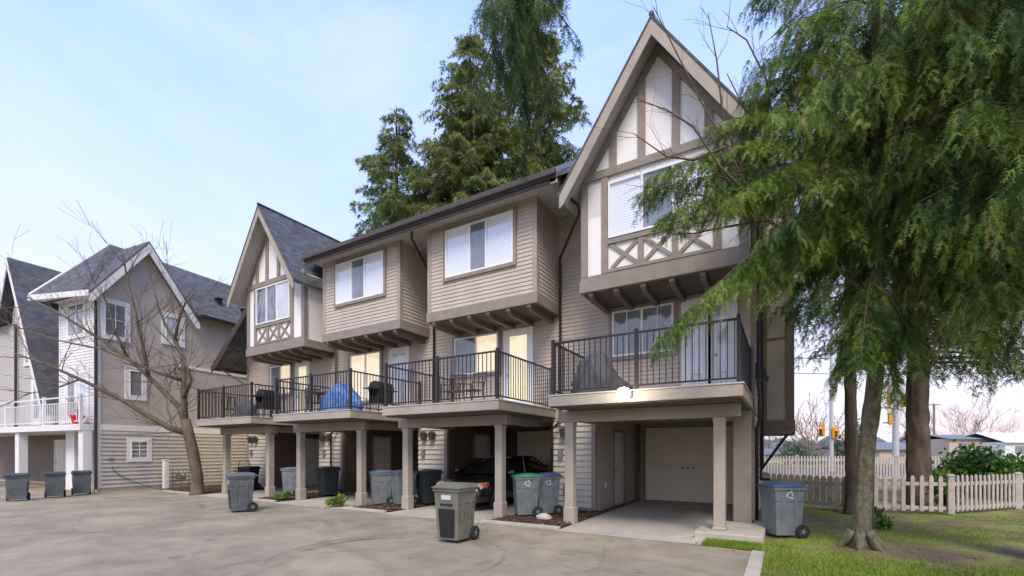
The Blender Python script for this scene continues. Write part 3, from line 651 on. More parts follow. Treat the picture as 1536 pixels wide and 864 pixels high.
w = MB(); w.fbox(S2, -.02, 13, 0, .035, 2.45, 2.68); w.fbox(S2, 2.9, 13, 0, .035, 5.42, 5.56); w.fbox(S2, -.02, .1, 0, .03, 0, 7.8); w.fbox(F2, -.12, .03, 0, .03, 0, 7.8); w.fbox(F2, -2.87, -2.75, 0, .03, 2.7, 7.8); bp_(w, 'trim_band', 'b2_white')
w = MB(); w.fbox(S2, .02, 13, 0, .03, 0, .14); bp_(w, 'foundation', 'concrete_wall')
window(b2, Z0, S2, .2, .95, 6.25, 7.6, 'vinyl', 'b2_white', (), .05, 'dark_room', grid=(2, 2), tw=.14)
window(b2, Z0, S2, 2.42, 3.1, 6.5, 7.65, 'vinyl', 'b2_white', (), .05, 'curtain', tw=.14)
window(b2, Z0, S2, 1.05, 1.55, 3.9, 5.0, 'vinyl', 'b2_white', (), .05, 'dark_room', tw=.14)
window(b2, Z0, S2, 1.1, 1.75, 1.3, 2.05, 'vinyl', 'b2_white', (), .05, 'dark_room', grid=(2, 2), tw=.13)
window(b2, Z0, S2, 5.6, 6.2, 7.0, 7.8, 'vinyl', 'b2_white', (), .05, 'curtain', tw=.1)
window(b2, Z0, F2, -2.1, -.85, 6.3, 7.6, 'vinyl', 'b2_white', (-1.45,), .05, 'dark_room', tw=.1)
door(b2, Z0, F2, -2.3, -1.5, 2.78, 4.9, 'vinyl', 'b2_white', True, back='dark_room'); door(b2, Z0, F2, -1.35, -.6, 2.78, 4.9, 'vinyl', 'b2_white', True, back='curtain')
# roofs
r = MB(); LX = .42
r.slab([(LX, 1.6, 10.5), (-3.0, 1.6, 10.5), (-3.0, -.42, 7.75), (LX, -.42, 7.75)], .09); r.slab([(LX, 1.6, 10.5), (LX, 3.68, 7.62), (-3.0, 3.68, 7.62), (-3.0, 1.6, 10.5)], .09)
rf = bp_(r, 'gable_roof', 'shingle_b2')
r = MB(); Fe = Fr((LX-.02, 0, 0), (0, 1, 0), (1, 0, 0))
r.fprism(Fe, [(1.6, 10.41), (-.42, 7.66), (-.42, 7.36), (-.34, 7.36), (1.6, 10.0)], -.03, .02); r.fprism(Fe, [(1.6, 10.41), (1.6, 10.0), (3.55, 7.30), (3.68, 7.30), (3.68, 7.53)], -.03, .02); bp_(r, 'barge_board', 'b2_white', rf)
r = MB(); r.slab([(LX, 1.6, 10.4), (0, 1.6, 10.4), (0, -.42, 7.65), (LX, -.42, 7.65)], .03); r.slab([(LX, 1.6, 10.4), (LX, 3.68, 7.52), (0, 3.68, 7.52), (0, 1.6, 10.4)], .03); bp_(r, 'soffit', 'b2_white', rf)
XR = -2.1
r = MB()
r.slab([(.45, 3.5, 7.98), (.45, 13.2, 7.98), (XR, 13.2, 10.75), (XR, 3.5, 10.75)], .1); r.slab([(-.01, 1.4, 8.47), (-.01, 3.5, 8.47), (XR, 3.5, 10.75), (XR, 1.4, 10.75)], .1)
r.slab([(XR, 1.4, 10.75), (XR, 13.2, 10.75), (-5.3, 13.2, 8.0), (-5.3, 1.4, 8.0)], .1)
r.poly([(XR, 1.4, 10.75), (-3.1, -.95, 8.0), (.42, -.5, 7.85)], .1) if False else r.add([(XR, 1.4, 10.75), (-3.35, -.75, 8.02), (-.01, -.48, 7.80), (-.01, 3.2, 7.98), (XR, 1.4, 10.65), (-3.35, -.75, 7.92), (-.01, -.48, 7.70), (-.01, 3.2, 7.88), (-5.3, 1.4, 8.0), (-5.3, 1.4, 7.9)], [(0, 1, 2), (0, 2, 3), (4, 6, 5), (4, 7, 6), (1, 5, 6, 2), (0, 8, 1), (4, 5, 9), (1, 8, 9, 5)])
rf = bp_(r, 'roof', 'shingle_b2')
r = MB(); r.slab([(-3.38, -.78, 8.0), (.42, -.48, 7.78), (.42, -.44, 7.78), (-3.38, -.74, 8.0)], .22)
r.add([(-3.40, -.80, 8.04), (-3.40, -.80, 7.78), (-2.62, .55, 9.75), (-2.62, .55, 9.55), (-3.35, -.76, 8.04), (-3.35, -.76, 7.78), (-2.57, .55, 9.75), (-2.57, .55, 9.55)], [(0, 1, 3, 2), (4, 6, 7, 5), (0, 2, 6, 4), (1, 5, 7, 3)])
r.add([(-3.35, -.75, 7.80), (.40, -.45, 7.66), (0, .0, 7.66), (-2.85, 0, 7.80)], [(0, 1, 2, 3)])
bp_(r, 'fascia', 'b2_white', rf)
r = MB(); r.box(.42, .55, 3.7, 13.2, 7.84, 7.97); bp_(r, 'gutter', 'pipe', rf)
for (y, x) in ((5.2, -.55), (6.4, -.35), (7.1, -.3), (8.0, -.6)):
    z = 7.98+(.45-x)*1.086; r = MB(); r.box(x-.12, x+.12, y-.1, y+.1, z-.15, z+.2); r.box(x-.16, x+.16, y-.14, y+.14, z+.2, z+.24); bp_(r, 'roof_vent', 'black_plastic', rf)
# steep adjoining gable on the far left
G2 = Fr((0, .3, 0), (1, 0, 0), (0, -1, 0))
w = MB(); w.fprism(G2, [(-9.5, 2.6), (-4.1, 2.6), (-4.1, 3.4), (-7.15, 10.1), (-7.95, 8.1), (-7.95, 7.6), (-9.5, 7.6)], -.3, 0); bp_(w, 'wall', 'b2_siding')
w = MB(); w.lapspoly(G2, lambda z: (-9.5 if z < 7.55 else -7.15-(10.1-z)*.33, -4.1-(max(z, 3.4)-3.4)*.455), 2.75, 9.9, .13); bp_(w, 'siding', 'b2_siding')
w = MB(); w.slab([(-7.15, -.15, 10.45), (-3.85, -.15, 3.25), (-3.85, 9, 3.25), (-7.15, 9, 10.45)], .1); w.slab([(-7.15, -.15, 10.45), (-8.25, -.15, 7.75), (-8.25, 9, 7.75), (-7.15, 9, 10.45)], .1); w.slab([(-8.2, -.1, 7.7), (-8.2, 6, 9.5), (-13, 6, 9.5), (-13, -.1, 7.7)], .1); rf = bp_(w, 'steep_roof', 'shingle_b2')
w = MB(); w.fprism(Fr((0, -.15, 0), (1, 0, 0), (0, -1, 0)), [(-7.15, 10.35), (-7.15, 10.0), (-3.98, 3.1), (-3.85, 3.15)], -.02, .02); w.fprism(Fr((0, -.15, 0), (1, 0, 0), (0, -1, 0)), [(-7.15, 10.35), (-7.15, 10.0), (-8.15, 7.5), (-8.25, 7.65)], -.02, .02); bp_(w, 'barge_board', 'b2_white', rf)
window(b2, Z0, G2, -6.6, -5.95, 5.6, 6.9, 'vinyl', 'b2_white', (), .05, 'dark_room', tw=.1)
door(b2, Z0, G2, -6.0, -5.2, 2.8, 4.8, 'vinyl', 'b2_white', True, back='dark_room')
w = MB(); w.box(-16, -2.85, 1.6, 1.75, 0, 2.5); w.box(-16, -9.45, .3, .5, 2.5, 7.6); bp_(w, 'wall', 'b2_siding')
w = MB(); w.tube([(-7.35, .2, 7.5), (-7.35, .2, 0)], .05, 8); w.tube([(.06, -.08, 7.5), (.06, -.08, .1)], .05, 8); bp_(w, 'downpipe', 'pipe')
# balcony
s = MB(); s.box(-12, .0, -.55, 1.6, 2.42, 2.66); bal = bp_(s, 'balcony', 'b2_white', bevel=.01)
s = MB()
s.box(-12, -.03, -.5, -.46, 3.72, 3.77); s.box(-12, -.03, -.5, -.46, 3.50, 3.53); s.box(-12, -.03, -.5, -.46, 2.76, 2.8)
for q in np.arange(-12, -.1, .14): s.box(q-.012, q+.012, -.49, -.47, 2.8, 3.5)
bp_(s, 'railing', 'b2_white', bal)
for q in (-9.4, -6.2, -2.9, -.07):
    p = MB(); p.box(q-.045, q+.045, -.53, -.43, 2.66, 3.82); bp_(p, 'railing_post', 'b2_white', bal)
for q in (-8.6, -5.35, -.18):
    p = MB(); p.box(q-.17, q+.17, -.45, -.15, 0, 2.42); bp_(p, 'post', 'b2_white', bevel=.01)
F3 = Fr((0, 1.6, 0), (1, 0, 0), (0, -1, 0))
w = MB(); w.laps(F3, -16, -3.2, .1, 2.4, .15); bp_(w, 'siding', 'siding_shade')
door(b2, Z0, F3, -1.55, -.7, .05, 2.1, 'door_white', 'b2_white'); door(b2, Z0, F3, -7.3, -6.4, .05, 2.1, 'door_white', 'b2_white')
p = MB(); p.box(-2.9, -2.2, .2, 1.6, 0, 2.42); bp_(p, 'wall', 'b2_white')
w = MB(); w.fbox(S2, .35, .5, .02, .07, 1.25, 1.35); bp_(w, 'socket_box', 'box_grey')
w = MB(); w.fbox(S2, 3.0, 3.4, .0, .2, 5.3, 5.42); bp_(w, 'wall_lantern', 'lamp_metal')

def l2(x, y, z=0): return (B2[0]+x*math.cos(B2R)-y*math.sin(B2R), B2[1]+x*math.sin(B2R)+y*math.cos(B2R), z)
# garden hose hanging on the siding
hs = MB(); pts = [(.06, .45, 1.0), (.06, .5, .85), (.07, .75, .6), (.08, 1.05, .42), (.12, 1.3, .3), (.2, 1.5, .16), (.35, 1.8, .03), (.4, 2.4, .03)]
hs.tube([l2(*p) for p in pts], .014, 6); tag(hs.build('garden_hose', 'hose', None, smooth=True), 'green garden hose looping down the siding of the left building', 'hose')
# white utility post and gas meter
t = thing('utility_post', l2(.55, 2.15), 'white square post standing by the gas meter against the siding', 'post', rz=B2R)
p = MB(); p.box(-.09, .09, -.09, .09, 0, 1.22); p.build('post', 'b2_white', t, bevel=.01); p = MB(); p.box(-.105, .105, -.105, .105, 1.22, 1.26); p.build('post_cap', 'b2_white', t)
t = thing('gas_meter', l2(.35, 2.9), 'grey gas meter with pipes against the siding, behind the bare tree', 'gas meter', rz=B2R)
p = MB(); p.box(-.1, .1, -.16, .16, .35, .66); p.build('meter_body', 'box_grey', t, bevel=.03); p = MB(); p.lathe((.1, 0, .5), [(.1, 0), (.1, .04), (.06, .05)], 14, 'x'); p.build('dial', 'steel', t)
p = MB(); p.tube([(-.02, -.35, 0), (-.02, -.35, .78), (-.02, -.1, .78), (-.02, -.1, .64)], .022, 6); p.tube([(-.02, .35, 0), (-.02, .35, .78), (-.02, .1, .78), (-.02, .1, .64)], .022, 6); p.tube([(-.02, -.45, .3), (-.02, .4, .3)], .018, 6); p.build('pipework', 'box_grey', t)
# red pot on the left balcony
t = thing('flower_pot', l2(-.62, -.36, 2.66), 'bright red pot with a bare twiggy plant on the white railed balcony', 'plant pot')
p = MB(); p.lathe((0, 0, 0), [(.14, 0), (.20, .28), (.23, .28), (.23, .36), (.18, .36)], 16); p.build('pot', 'red_plastic', t)
p = MB()
for i in range(9):
    a = random.random()*6.28; p.tube([(0, 0, .2), (.06*math.cos(a), .06*math.sin(a), .6), (.22*math.cos(a), .22*math.sin(a), 1.0+.3*random.random())], [.008, .006, .003], 4)
p.build('stem', 'twig', t)

# ------------------------------------------------------------------ wheeled bins
def make_bin(body, lid, symbol=False, slot=False, H=1.06, W=.52, D=.60):
    t = thing('wheelie_bin', (0, 0, 0), 'bin', 'wheelie bin', 'wheeled bins outside the carports')
    b = MB(); k = .84
    x0, x1, y0, y1 = -W/2*k, W/2*k, -D/2*.84, D/2*.72
    b.hexa([(x0, y0, .06), (x1, y0, .06), (x1, y1, .06), (x0, y1, .06)], [(-W/2, -D/2, H-.12), (W/2, -D/2, H-.12), (W/2, D/2*.9, H-.12), (-W/2, D/2*.9, H-.12)])
    b.box(-W/2-.02, W/2+.02, -D/2-.02, D/2*.9+.02, H-.16, H-.10)
    b.hexa([(-W/2-.008, -D/2-.004+.03, H-.42), (W/2+.008, -D/2+.026, H-.42), (W/2+.008, D/2*.86, H-.42), (-W/2-.008, D/2*.86, H-.42)], [(-W/2-.008, -D/2-.0, H-.39), (W/2+.008, -D/2-.0, H-.39), (W/2+.008, D/2*.88, H-.39), (-W/2-.008, D/2*.88, H-.39)]) if False else None
    # moulded ribs on the sides
    for sg in (-1, 1):
        for q in (-.14, .1):
            b.hexa([(sg*W/2*k-.004, q-.02, .12), (sg*(W/2*k+.012), q-.02, .12), (sg*(W/2*k+.012), q+.02, .12), (sg*W/2*k-.004, q+.02, .12)], [(sg*(W/2-.03), q-.03, H-.3), (sg*(W/2+.006), q-.03, H-.3), (sg*(W/2+.006), q+.03, H-.3), (sg*(W/2-.03), q+.03, H-.3)])
        b.box(min(sg*(W/2-.06), sg*(W/2+.002)), max(sg*(W/2-.06), sg*(W/2+.002)), -D/2+.03, D/2*.85, H-.36, H-.34)
    b.build('bin_body', body, t, bevel=.018)
    l = MB(); n = 6
    for i in range(n):
        a0 = -D/2-.05+(D+.03)*i/n; a1 = -D/2-.05+(D+.03)*(i+1)/n
        zz = lambda a: H-.095+.075*math.sin(max(0, min(1, (a+D/2+.05)/(D+.03)))*math.pi*.62+.25)
        l.hexa([(-W/2-.035, a0, H-.10), (W/2+.035, a0, H-.10), (W/2+.035, a1, H-.10), (-W/2-.035, a1, H-.10)], [(-W/2-.0, a0, zz(a0)), (W/2+.0, a0, zz(a0)), (W/2+.0, a1, zz(a1)), (-W/2-.0, a1, zz(a1))])
    l.build('lid', lid, t)
    h = MB(); h.tube([(-W/2+.05, D/2*.9, H-.12), (-W/2+.05, D/2+.06, H-.10), (W/2-.05, D/2+.06, H-.10), (W/2-.05, D/2*.9, H-.12)], .017, 6); h.build('handle', body, t)
    ax = MB(); ax.tube([(-W/2+.02, D/2-.07, .13), (W/2-.02, D/2-.07, .13)], .014, 6); ax.build('axle', 'steel', t)
    for sg in (-1, 1):
        wx = sg*(W/2-.015)
        wl = MB(); wl.lathe((wx, D/2-.07, .13), [(.08, -.03), (.125, -.028), (.13, 0), (.125, .028), (.08, .03)], 18, 'x'); wo = wl.build('wheel', 'rubber', t)
        hb = MB(); hb.lathe((wx, D/2-.07, .13), [(.03, -.033), (.05, -.02), (.05, .02), (.03, .033)], 10, 'x')
        for j in range(5):
            a = j*1.2566; hb.tube([(wx+sg*.026, D/2-.07, .13), (wx+sg*.026, D/2-.07+.08*math.cos(a), .13+.08*math.sin(a))], .008, 4)
        hb.build('hub', 'box_grey', wo)
    if slot:
        s = MB(); s.hexa([(-.15, -D/2*.84-.018, .10), (.15, -D/2*.84-.018, .10), (.15, -D/2*.84+.01, .10), (-.15, -D/2*.84+.01, .10)], [(-.17, -D/2*.92-.03, .60), (.17, -D/2*.92-.03, .60), (.17, -D/2*.92, .60), (-.17, -D/2*.92, .60)])
        s.box(-.13, .13, -D/2*.92-.03, -D/2*.86, .66, .69); s.build('grab_panel', 'black_plastic', t, bevel=.006)
        s = MB(); s.box(-.1, .1, -D/2*.97-.012, -D/2*.93, .76, .84); s.build('sticker', 'decal', t)
    if symbol:                               # three chasing arrows, moulded white, on both flanks
        s = MB()
        Fx = Fr((-W/2+.012, 0, 0), (0, -1, 0), (-1, 0, 0)); 
        for Fx in (Fr((W/2-.028, 0, 0), (0, 1, 0), (1, 0, 0)), Fr((-W/2+.028, 0, 0), (0, -1, 0), (-1, 0, 0))):
            s = MB(); c = (-.02, H-.25); rr = .06
            for j in range(3):
                a = math.pi/2+j*2*math.pi/3; a2 = a+2*math.pi/3
                p0 = (c[0]+rr*math.cos(a+.35), c[1]+rr*math.sin(a+.35)); p1 = (c[0]+rr*math.cos(a2-.45), c[1]+rr*math.sin(a2-.45))
                s.fbar(Fx, p0, p1, .022, .014, .033)
                d = Vector((p1[0]-p0[0], p1[1]-p0[1])).normalized(); q = Vector((-d.y, d.x)); e = Vector(p1)
                s.fprism(Fx, [tuple(e+q*.027), tuple(e-q*.027), tuple(e+d*.036)], .014, .033)
            s.build('recycling_mark', 'decal', t)
    return t
g1 = make_bin('bin_olive', 'bin_olive', slot=True)
place(g1, (-5.05, 6.52, 0), R_(2), 'olive grey bin with rounded lid out on the driveway before the black car')
g = make_bin('bin_grey', 'bin_grey', slot=True); place(g, (-12.4, 6.75, 0), R_(-22), 'slate grey bin standing alone on the driveway in front of the far left carport')
g2 = make_bin('bin_slate', 'lid_blue', symbol=True, W=.50, D=.60, H=1.06); place(g2, (-.02, 10.1, -.02), R_(-56), 'slate blue bin with navy lid and white recycling mark at the right house end')
g = cp(g2); place(g, (-5.08, 10.25, .03), R_(-50), 'blue lidded bin behind the green lidded bin, left of the meter wall')
g = make_bin('bin_teal', 'lid_green', symbol=True); place(g, (-5.38, 9.72, .03), R_(-50), 'smaller grey bin with a green lid beside the post right of the car')
g3 = make_bin('bin_teal', 'lid_blue'); place(g3, (-10.25, 9.65, .02), R_(-35), 'blue lidded bin between two posts left of the white car headlight')
g4 = make_bin('bin_slate', 'bin_grey'); place(g4, (-9.6, 9.9, .02), R_(-20), 'pale grey bin just right of the blue lidded bin by the middle wall block')
g5 = make_bin('bin_dark', 'bin_dark'); place(g5, (-9.1, 10.45, .02), R_(-20), 'black bin half hidden behind a post beside the pale grey bin')
g = cp(g4); place(g, (-14.95, 9.95, .02), R_(-60), 'grey bin leaning out from behind the second carport wall, left of a post')
g = cp(g5); place(g, (-13.9, 10.6, .02), R_(-10), 'tall black bin behind the post of the second carport, beside a downpipe')
g = make_bin('black_plastic', 'black_plastic', H=1.0); place(g, (-18.9, 10.6, .02), R_(20), 'black bin behind the slate bin, at the far left meter wall')
gl = make_bin('bin_grey', 'lid_dk', W=.50, D=.46, H=.92)
for i, (x, y, lb) in enumerate([(-21.3, 4.5, 'dark bin cut by the left edge of the photo, before a white post'), (-21.75, 5.5, 'wide dark bin before the shaded carport opening of the left building'), (-22.3, 6.35, 'green tinted dark bin before the white door of the left building')]):
    o = gl if i == 0 else cp(gl); place(o, (x, y, 0), R_(72+3*i), lb, 'dark bins in front of the left building')

# ------------------------------------------------------------------ the car
car = thing('parked_car', (-7.62, 9.75, .012), 'black car parked nose out in the third carport, behind a post', 'car')
st = [(0.0, .62, .28, .55), (.05, .78, .22, .66), (.25, .86, .2, .74), (.8, .89, .2, .86), (1.3, .90, .2, .95), (2.3, .91, .2, .98), (3.4, .90, .2, 1.0), (4.2, .88, .22, .98), (4.5, .78, .3, .85)]
def ringpts(y, hw, zb, zt):
    pr = [(-.72, 0), (-.96, .12), (-1., .45), (-.97, .72), (-.86, .93), (-.5, 1.0), (0, 1.03), (.5, 1.0), (.86, .93), (.97, .72), (1., .45), (.96, .12), (.72, 0)]
    return [(a*hw, y, zb+(zt-zb)*b) for a, b in pr]
b = MB(); n = 13
for s_ in st: b.v += ringpts(*s_)
for i in range(len(st)-1):
    for j in range(n): b.f.append((i*n+j, i*n+(j+1) % n, (i+1)*n+(j+1) % n, (i+1)*n+j))
b.f.append(tuple(range(n))); b.f.append(tuple(range((len(st)-1)*n, len(st)*n)))
body = b.build('car_body', 'car_paint', car, smooth=True)
c_ = MB()
cab = [(1.15, .70, .93, .96), (1.95, .62, .93, 1.40), (2.5, .64, .93, 1.46), (3.3, .63, .93, 1.42), (4.1, .66, .93, 1.05)]
n = 9
for (y, hw, zb, zt) in cab:
    for a, q in [(-1.12, 0), (-1.1, .2), (-1.0, .85), (-.8, .97), (0, 1.02), (.8, .97), (1.0, .85), (1.1, .2), (1.12, 0)]: c_.v.append((a*hw*(1.1 if q < .3 else 1), y, zb+(zt-zb)*q))
for i in range(len(cab)-1):
    for j in range(n-1): c_.f.append((i*n+j, i*n+j+1, (i+1)*n+j+1, (i+1)*n+j))
c_.build('cabin_glass', 'car_glass', car, smooth=True)
c_ = MB()
for sg in (-1, 1):
    c_.tube([(sg*.80, 1.13, .95), (sg*.665, 1.93, 1.375), (sg*.67, 2.5, 1.43), (sg*.665, 3.3, 1.39), (sg*.75, 4.1, 1.04)], .03, 6); c_.tube([(sg*.79, 2.5, .95), (sg*.68, 2.55, 1.42)], .03, 6)
c_.slab([(-.62, 1.95, 1.425), (.62, 1.95, 1.425), (.62, 3.35, 1.45), (-.62, 3.35, 1.45)], .03); c_.build('roof', 'car_paint', car)
for sg in (-1, 1):
    h = MB(); h.hexa([(sg*.42, -.01, .54), (sg*.78, .14, .54), (sg*.84, .40, .60), (sg*.5, .2, .60)], [(sg*.42, .05, .68), (sg*.77, .18, .70), (sg*.83, .42, .77), (sg*.5, .28, .74)]); ho = h.build('headlight', 'headlight', car, bevel=.02)
    h = MB(); h.hexa([(sg*.74, .13, .64), (sg*.845, .30, .66), (sg*.855, .42, .66), (sg*.75, .24, .66)], [(sg*.74, .16, .715), (sg*.845, .33, .745), (sg*.85, .44, .765), (sg*.75, .26, .73)]); h.build('indicator', 'amber', ho)
    h = MB(); h.hexa([(sg*.50, .0, .33), (sg*.68, .04, .33), (sg*.68, .1, .33), (sg*.5, .08, .33)], [(sg*.50, .0, .41), (sg*.68, .04, .41), (sg*.68, .1, .41), (sg*.5, .08, .41)]); h.build('fog_lamp', 'headlight', car)
    h = MB(); h.hexa([(sg*.86, 1.35, .94), (sg*1.06, 1.38, .96), (sg*1.06, 1.5, .96), (sg*.86, 1.5, .94)], [(sg*.86, 1.38, 1.04), (sg*1.05, 1.40, 1.09), (sg*1.05, 1.5, 1.09), (sg*.86, 1.5, 1.06)]); h.build('wing_mirror', 'car_paint', car, bevel=.02)
    for y in (.85, 3.55):
        wh = MB(); wh.lathe((sg*.83, y, .31), [(.2, -.1), (.3, -.1), (.315, -.06), (.315, .06), (.3, .1), (.2, .1)], 24, 'x'); wo = wh.build('wheel', 'rubber', car, smooth=False)
        rm = MB(); rm.lathe((sg*.90, y, .31), [(.205, -.02), (.205, .03), (.17, .02), (.04, .03)], 20, 'x')
        for j in range(6):
            a = j*math.pi/3; rm.tube([(sg*.945, y, .31), (sg*.94, y+.19*math.cos(a), .31+.19*math.sin(a))], .02, 5)
        rm.build('rim', 'steel', wo)
h = MB()
for i in range(4): h.box(-.36, .36, -.035, .03, .46+i*.045, .48+i*.045)
h.box(-.6, .6, -.01, .04, .28, .38); h.build('grille', 'black_plastic', car)
h = MB(); h.box(-.26, .26, -.05, -.03, .36, .46); h.build('number_plate', 'decal', car)

# ------------------------------------------------------------------ things on balconies
def make_chair(m='chair_brown'):
    t = thing('patio_chair', (0, 0, 0), 'chair', 'chair', 'patio chairs on the balconies')
    b = MB()
    for i in range(6): b.box(-.22, .22, -.22+i*.075, -.165+i*.075, .42, .44)
    b.build('seat', m, t)
    b = MB()
    for i in range(6):
        x = -.2+i*.08; b.tube([(x, .2, .46), (x, .30, .92)], .012, 4)
    b.tube([(-.23, .30, .92), (.23, .30, .92)], .018, 6); b.build('backrest', m, t)
    for sx in (-1, 1):
        b = MB(); b.tube([(sx*.23, -.22, 0), (sx*.23, -.2, .62), (sx*.24, .24, .64)], .015, 6); b.build('leg', m, t)
        b = MB(); b.tube([(sx*.23, .26, 0), (sx*.23, .2, .45), (sx*.23, .31, .93)], .015, 6); b.build('leg', m, t)
    return t
ch = make_chair(); place(ch, (-7.55, 9.6, 2.756), R_(10), 'brown slatted patio chair on the third balcony, the left one of the pair')
c = cp(ch); place(c, (-7.0, 9.7, 2.756), R_(-8), 'brown slatted patio chair on the third balcony, the right one of the pair')
chd = make_chair('chair_dark'); place(chd, (-13.2, 9.5, 2.756), R_(60), 'dark patio chair at the left end of the second balcony, by the table')
c = cp(chd); place(c, (-12.3, 10.5, 2.756), R_(170), 'dark patio chair behind the table on the second balcony')
c = cp(chd); place(c, (-17.9, 9.3, 2.756), R_(70), 'dark patio chair at the left end of the far left balcony')
def make_table():
    t = thing('patio_table', (0, 0, 0), 't', 'table'); b = MB(); b.lathe((0, 0, .70), [(.45, 0), (.46, .015), (.45, .03)], 24); b.build('table_top', 'chair_dark', t)
    for a in range(4):
        b = MB(); b.tube([(.34*math.cos(a*1.57+.7), .34*math.sin(a*1.57+.7), 0), (.28*math.cos(a*1.57+.7), .28*math.sin(a*1.57+.7), .7)], .015, 6); b.build('leg', 'chair_dark', t)
    return t
t = make_table(); place(t, (-12.75, 9.7, 2.756), 0, 'round dark patio table on the second balcony behind the rails')
def barbecue(loc, rz, label):
    t = thing('barbecue', loc, label, 'barbecue', rz=rz)
    b = MB(); b.box(-.32, .32, -.22, .22, .35, .78); b.build('cabinet', 'black_plastic', t, bevel=.01)
    b = MB(); b.lathe((0, 0, .80), [(.24, -.32), (.25, -.3), (.25, .3), (.24, .32)], 18, 'x'); b.build('lid', 'black_plastic', t, smooth=False)
    b = MB(); b.box(-.6, -.32, -.18, .18, .78, .8); b.box(.32, .6, -.18, .18, .78, .8); b.build('side_shelf', 'chair_dark', t)
    for sx in (-1, 1):
        for sy in (-1, 1):
            b = MB(); b.box(sx*.29-.02, sx*.29+.02, sy*.19-.02, sy*.19+.02, 0, .35); b.build('leg', 'steel', t)
    return t
barbecue((-15.9, 9.6, 2.756), R_(90), 'black barbecue with a rounded lid on the far left balcony, right side')
barbecue((-10.95, 10.3, 2.756), R_(90), 'dark barbecue right of the blue tarp on the second balcony')
# blue tarp over a heap of furniture, grey covered heap
def heap(name, loc, rx, ry, h, m, label, cat, seed, under='chair_dark'):
    t = thing(name, loc, label, cat); b = MB(); rr = random.Random(seed); nu, nv = 30, 12; ph = [rr.random()*6.28 for _ in range(8)]
    for j in range(nv+1):
        v = j/nv
        for i in range(nu):
            a = 2*math.pi*i/nu; w_ = 1+.14*math.sin(3*a+ph[0]+v*3)+.12*math.sin(7*a+ph[1]-v*6)+.09*math.sin(13*a+ph[2]+4*v)+.05*rr.uniform(-1, 1)
            r0 = (1-v**1.6)**.6*(1 if v < .98 else .3)*w_*(1.12-.15*(1-v)*math.sin(7*a+ph[3]))
            b.v.append((rx*r0*math.cos(a)+.16*rx*math.sin(v*4+ph[6]), ry*r0*math.sin(a), .03+h*v*(1+.03*rr.uniform(-1, 1)+.10*math.sin(3*a+ph[4])*(1-v)+.08*math.sin(4*a+ph[5])*v*(1-v)*4)))
    for j in range(nv):
        for i in range(nu): b.f.append((j*nu+i, j*nu+(i+1) % nu, (j+1)*nu+(i+1) % nu, (j+1)*nu+i))
    b.build('cover', m, t, smooth=True); b = MB(); b.tube([(-rx*.8, 0, .08), (0, ry*.3, .25), (rx*.8, 0, .08)], .012, 5); b.build('tie_rope', under, t)
    return t
heap('tarp_cover', (-11.6, 9.3, 2.756), .62, .42, .92, 'blue_tarp', 'crumpled blue tarp over furniture on the second balcony', 'tarp', 3)
heap('furniture_cover', (-16.6, 9.2, 2.756), .4, .35, .7, 'grey_cover', 'grey blue cover over a low heap on the far left balcony', 'cover', 8)
heap('grill_cover', (-3.45, 9.5, 2.756), .5, .4, 1.0, 'grey_cover', 'dark grey covered grill on the right balcony behind the rails', 'cover', 12)

# plants, tools
def hand_truck():
    t = thing('hand_truck', (-18.35, 10.1, .02), 'dark metal hand truck leaning beside the black bin at the far left wall', 'hand truck', rz=R_(60))
    b = MB(); b.tube([(-.2, 0, .15), (-.2, .2, 1.0), (-.15, .28, 1.2), (.15, .28, 1.2), (.2, .2, 1.0), (.2, 0, .15)], .016, 6)
    for z in (.35, .6, .85): b.tube([(-.2, .05+.2*(z-.15)/.85, z), (.2, .05+.2*(z-.15)/.85, z)], .012, 6)
    b.build('frame', 'chair_dark', t); b = MB(); b.box(-.22, .22, -.22, .0, .05, .065); b.build('toe_plate', 'chair_dark', t)
    for sx in (-1, 1): b = MB(); b.lathe((sx*.25, .1, .12), [(.06, -.03), (.12, -.025), (.12, .025), (.06, .03)], 16, 'x'); b.build('wheel', 'rubber', t)
hand_truck()
t = thing('leaf_blower', (-14.2, 10.9, .02), 'red garden tool with a black handle leaning on the second wall block', 'garden tool', rz=R_(20))
b = MB(); b.hexa([(-.12, -.1, .0), (.12, -.1, 0), (.12, .1, 0), (-.12, .1, 0)], [(-.09, -.02, .35), (.09, -.02, .35), (.09, .12, .35), (-.09, .12, .35)]); b.build('housing', 'red_plastic', t, bevel=.03)
b = MB(); b.tube([(0, .04, .3), (.05, .15, .9), (.05, .16, 1.0)], .018, 6); b.build('handle', 'black_plastic', t)
t = thing('green_crate', (-14.45, 10.95, .02), 'pale green plastic crate on end against the second wall block', 'crate', rz=R_(-8))
b = MB()
for q in range(6): b.box(-.2, .2, -.04, -.02, .02+q*.1, .08+q*.1)
b.box(-.2, -.17, -.04, .12, 0, .6); b.box(.17, .2, -.04, .12, 0, .6); b.box(-.2, .2, -.04, .12, .6, .62); b.build('crate_body', mat('crate_green', (.16, .26, .18), .6), t)
r_ = random.Random(4)
b = MB(); b.lathe((0, 0, 0), [(.09, -.01), (.14, .04), (.13, .09), (.07, .14), (.02, .15)], 10)
for i, v in enumerate(b.v): b.v[i] = (v[0]*(1+.25*r_.random())*1.2, v[1]*(1+.2*r_.random()), v[2]*(1+.1*r_.random()))
o = b.build('rock', 'stone', None, smooth=False); o.location = (-4.72, 9.35, .03); tag(o, 'pale rock lying in the mulch bed right of the green lidded bin', 'rock')

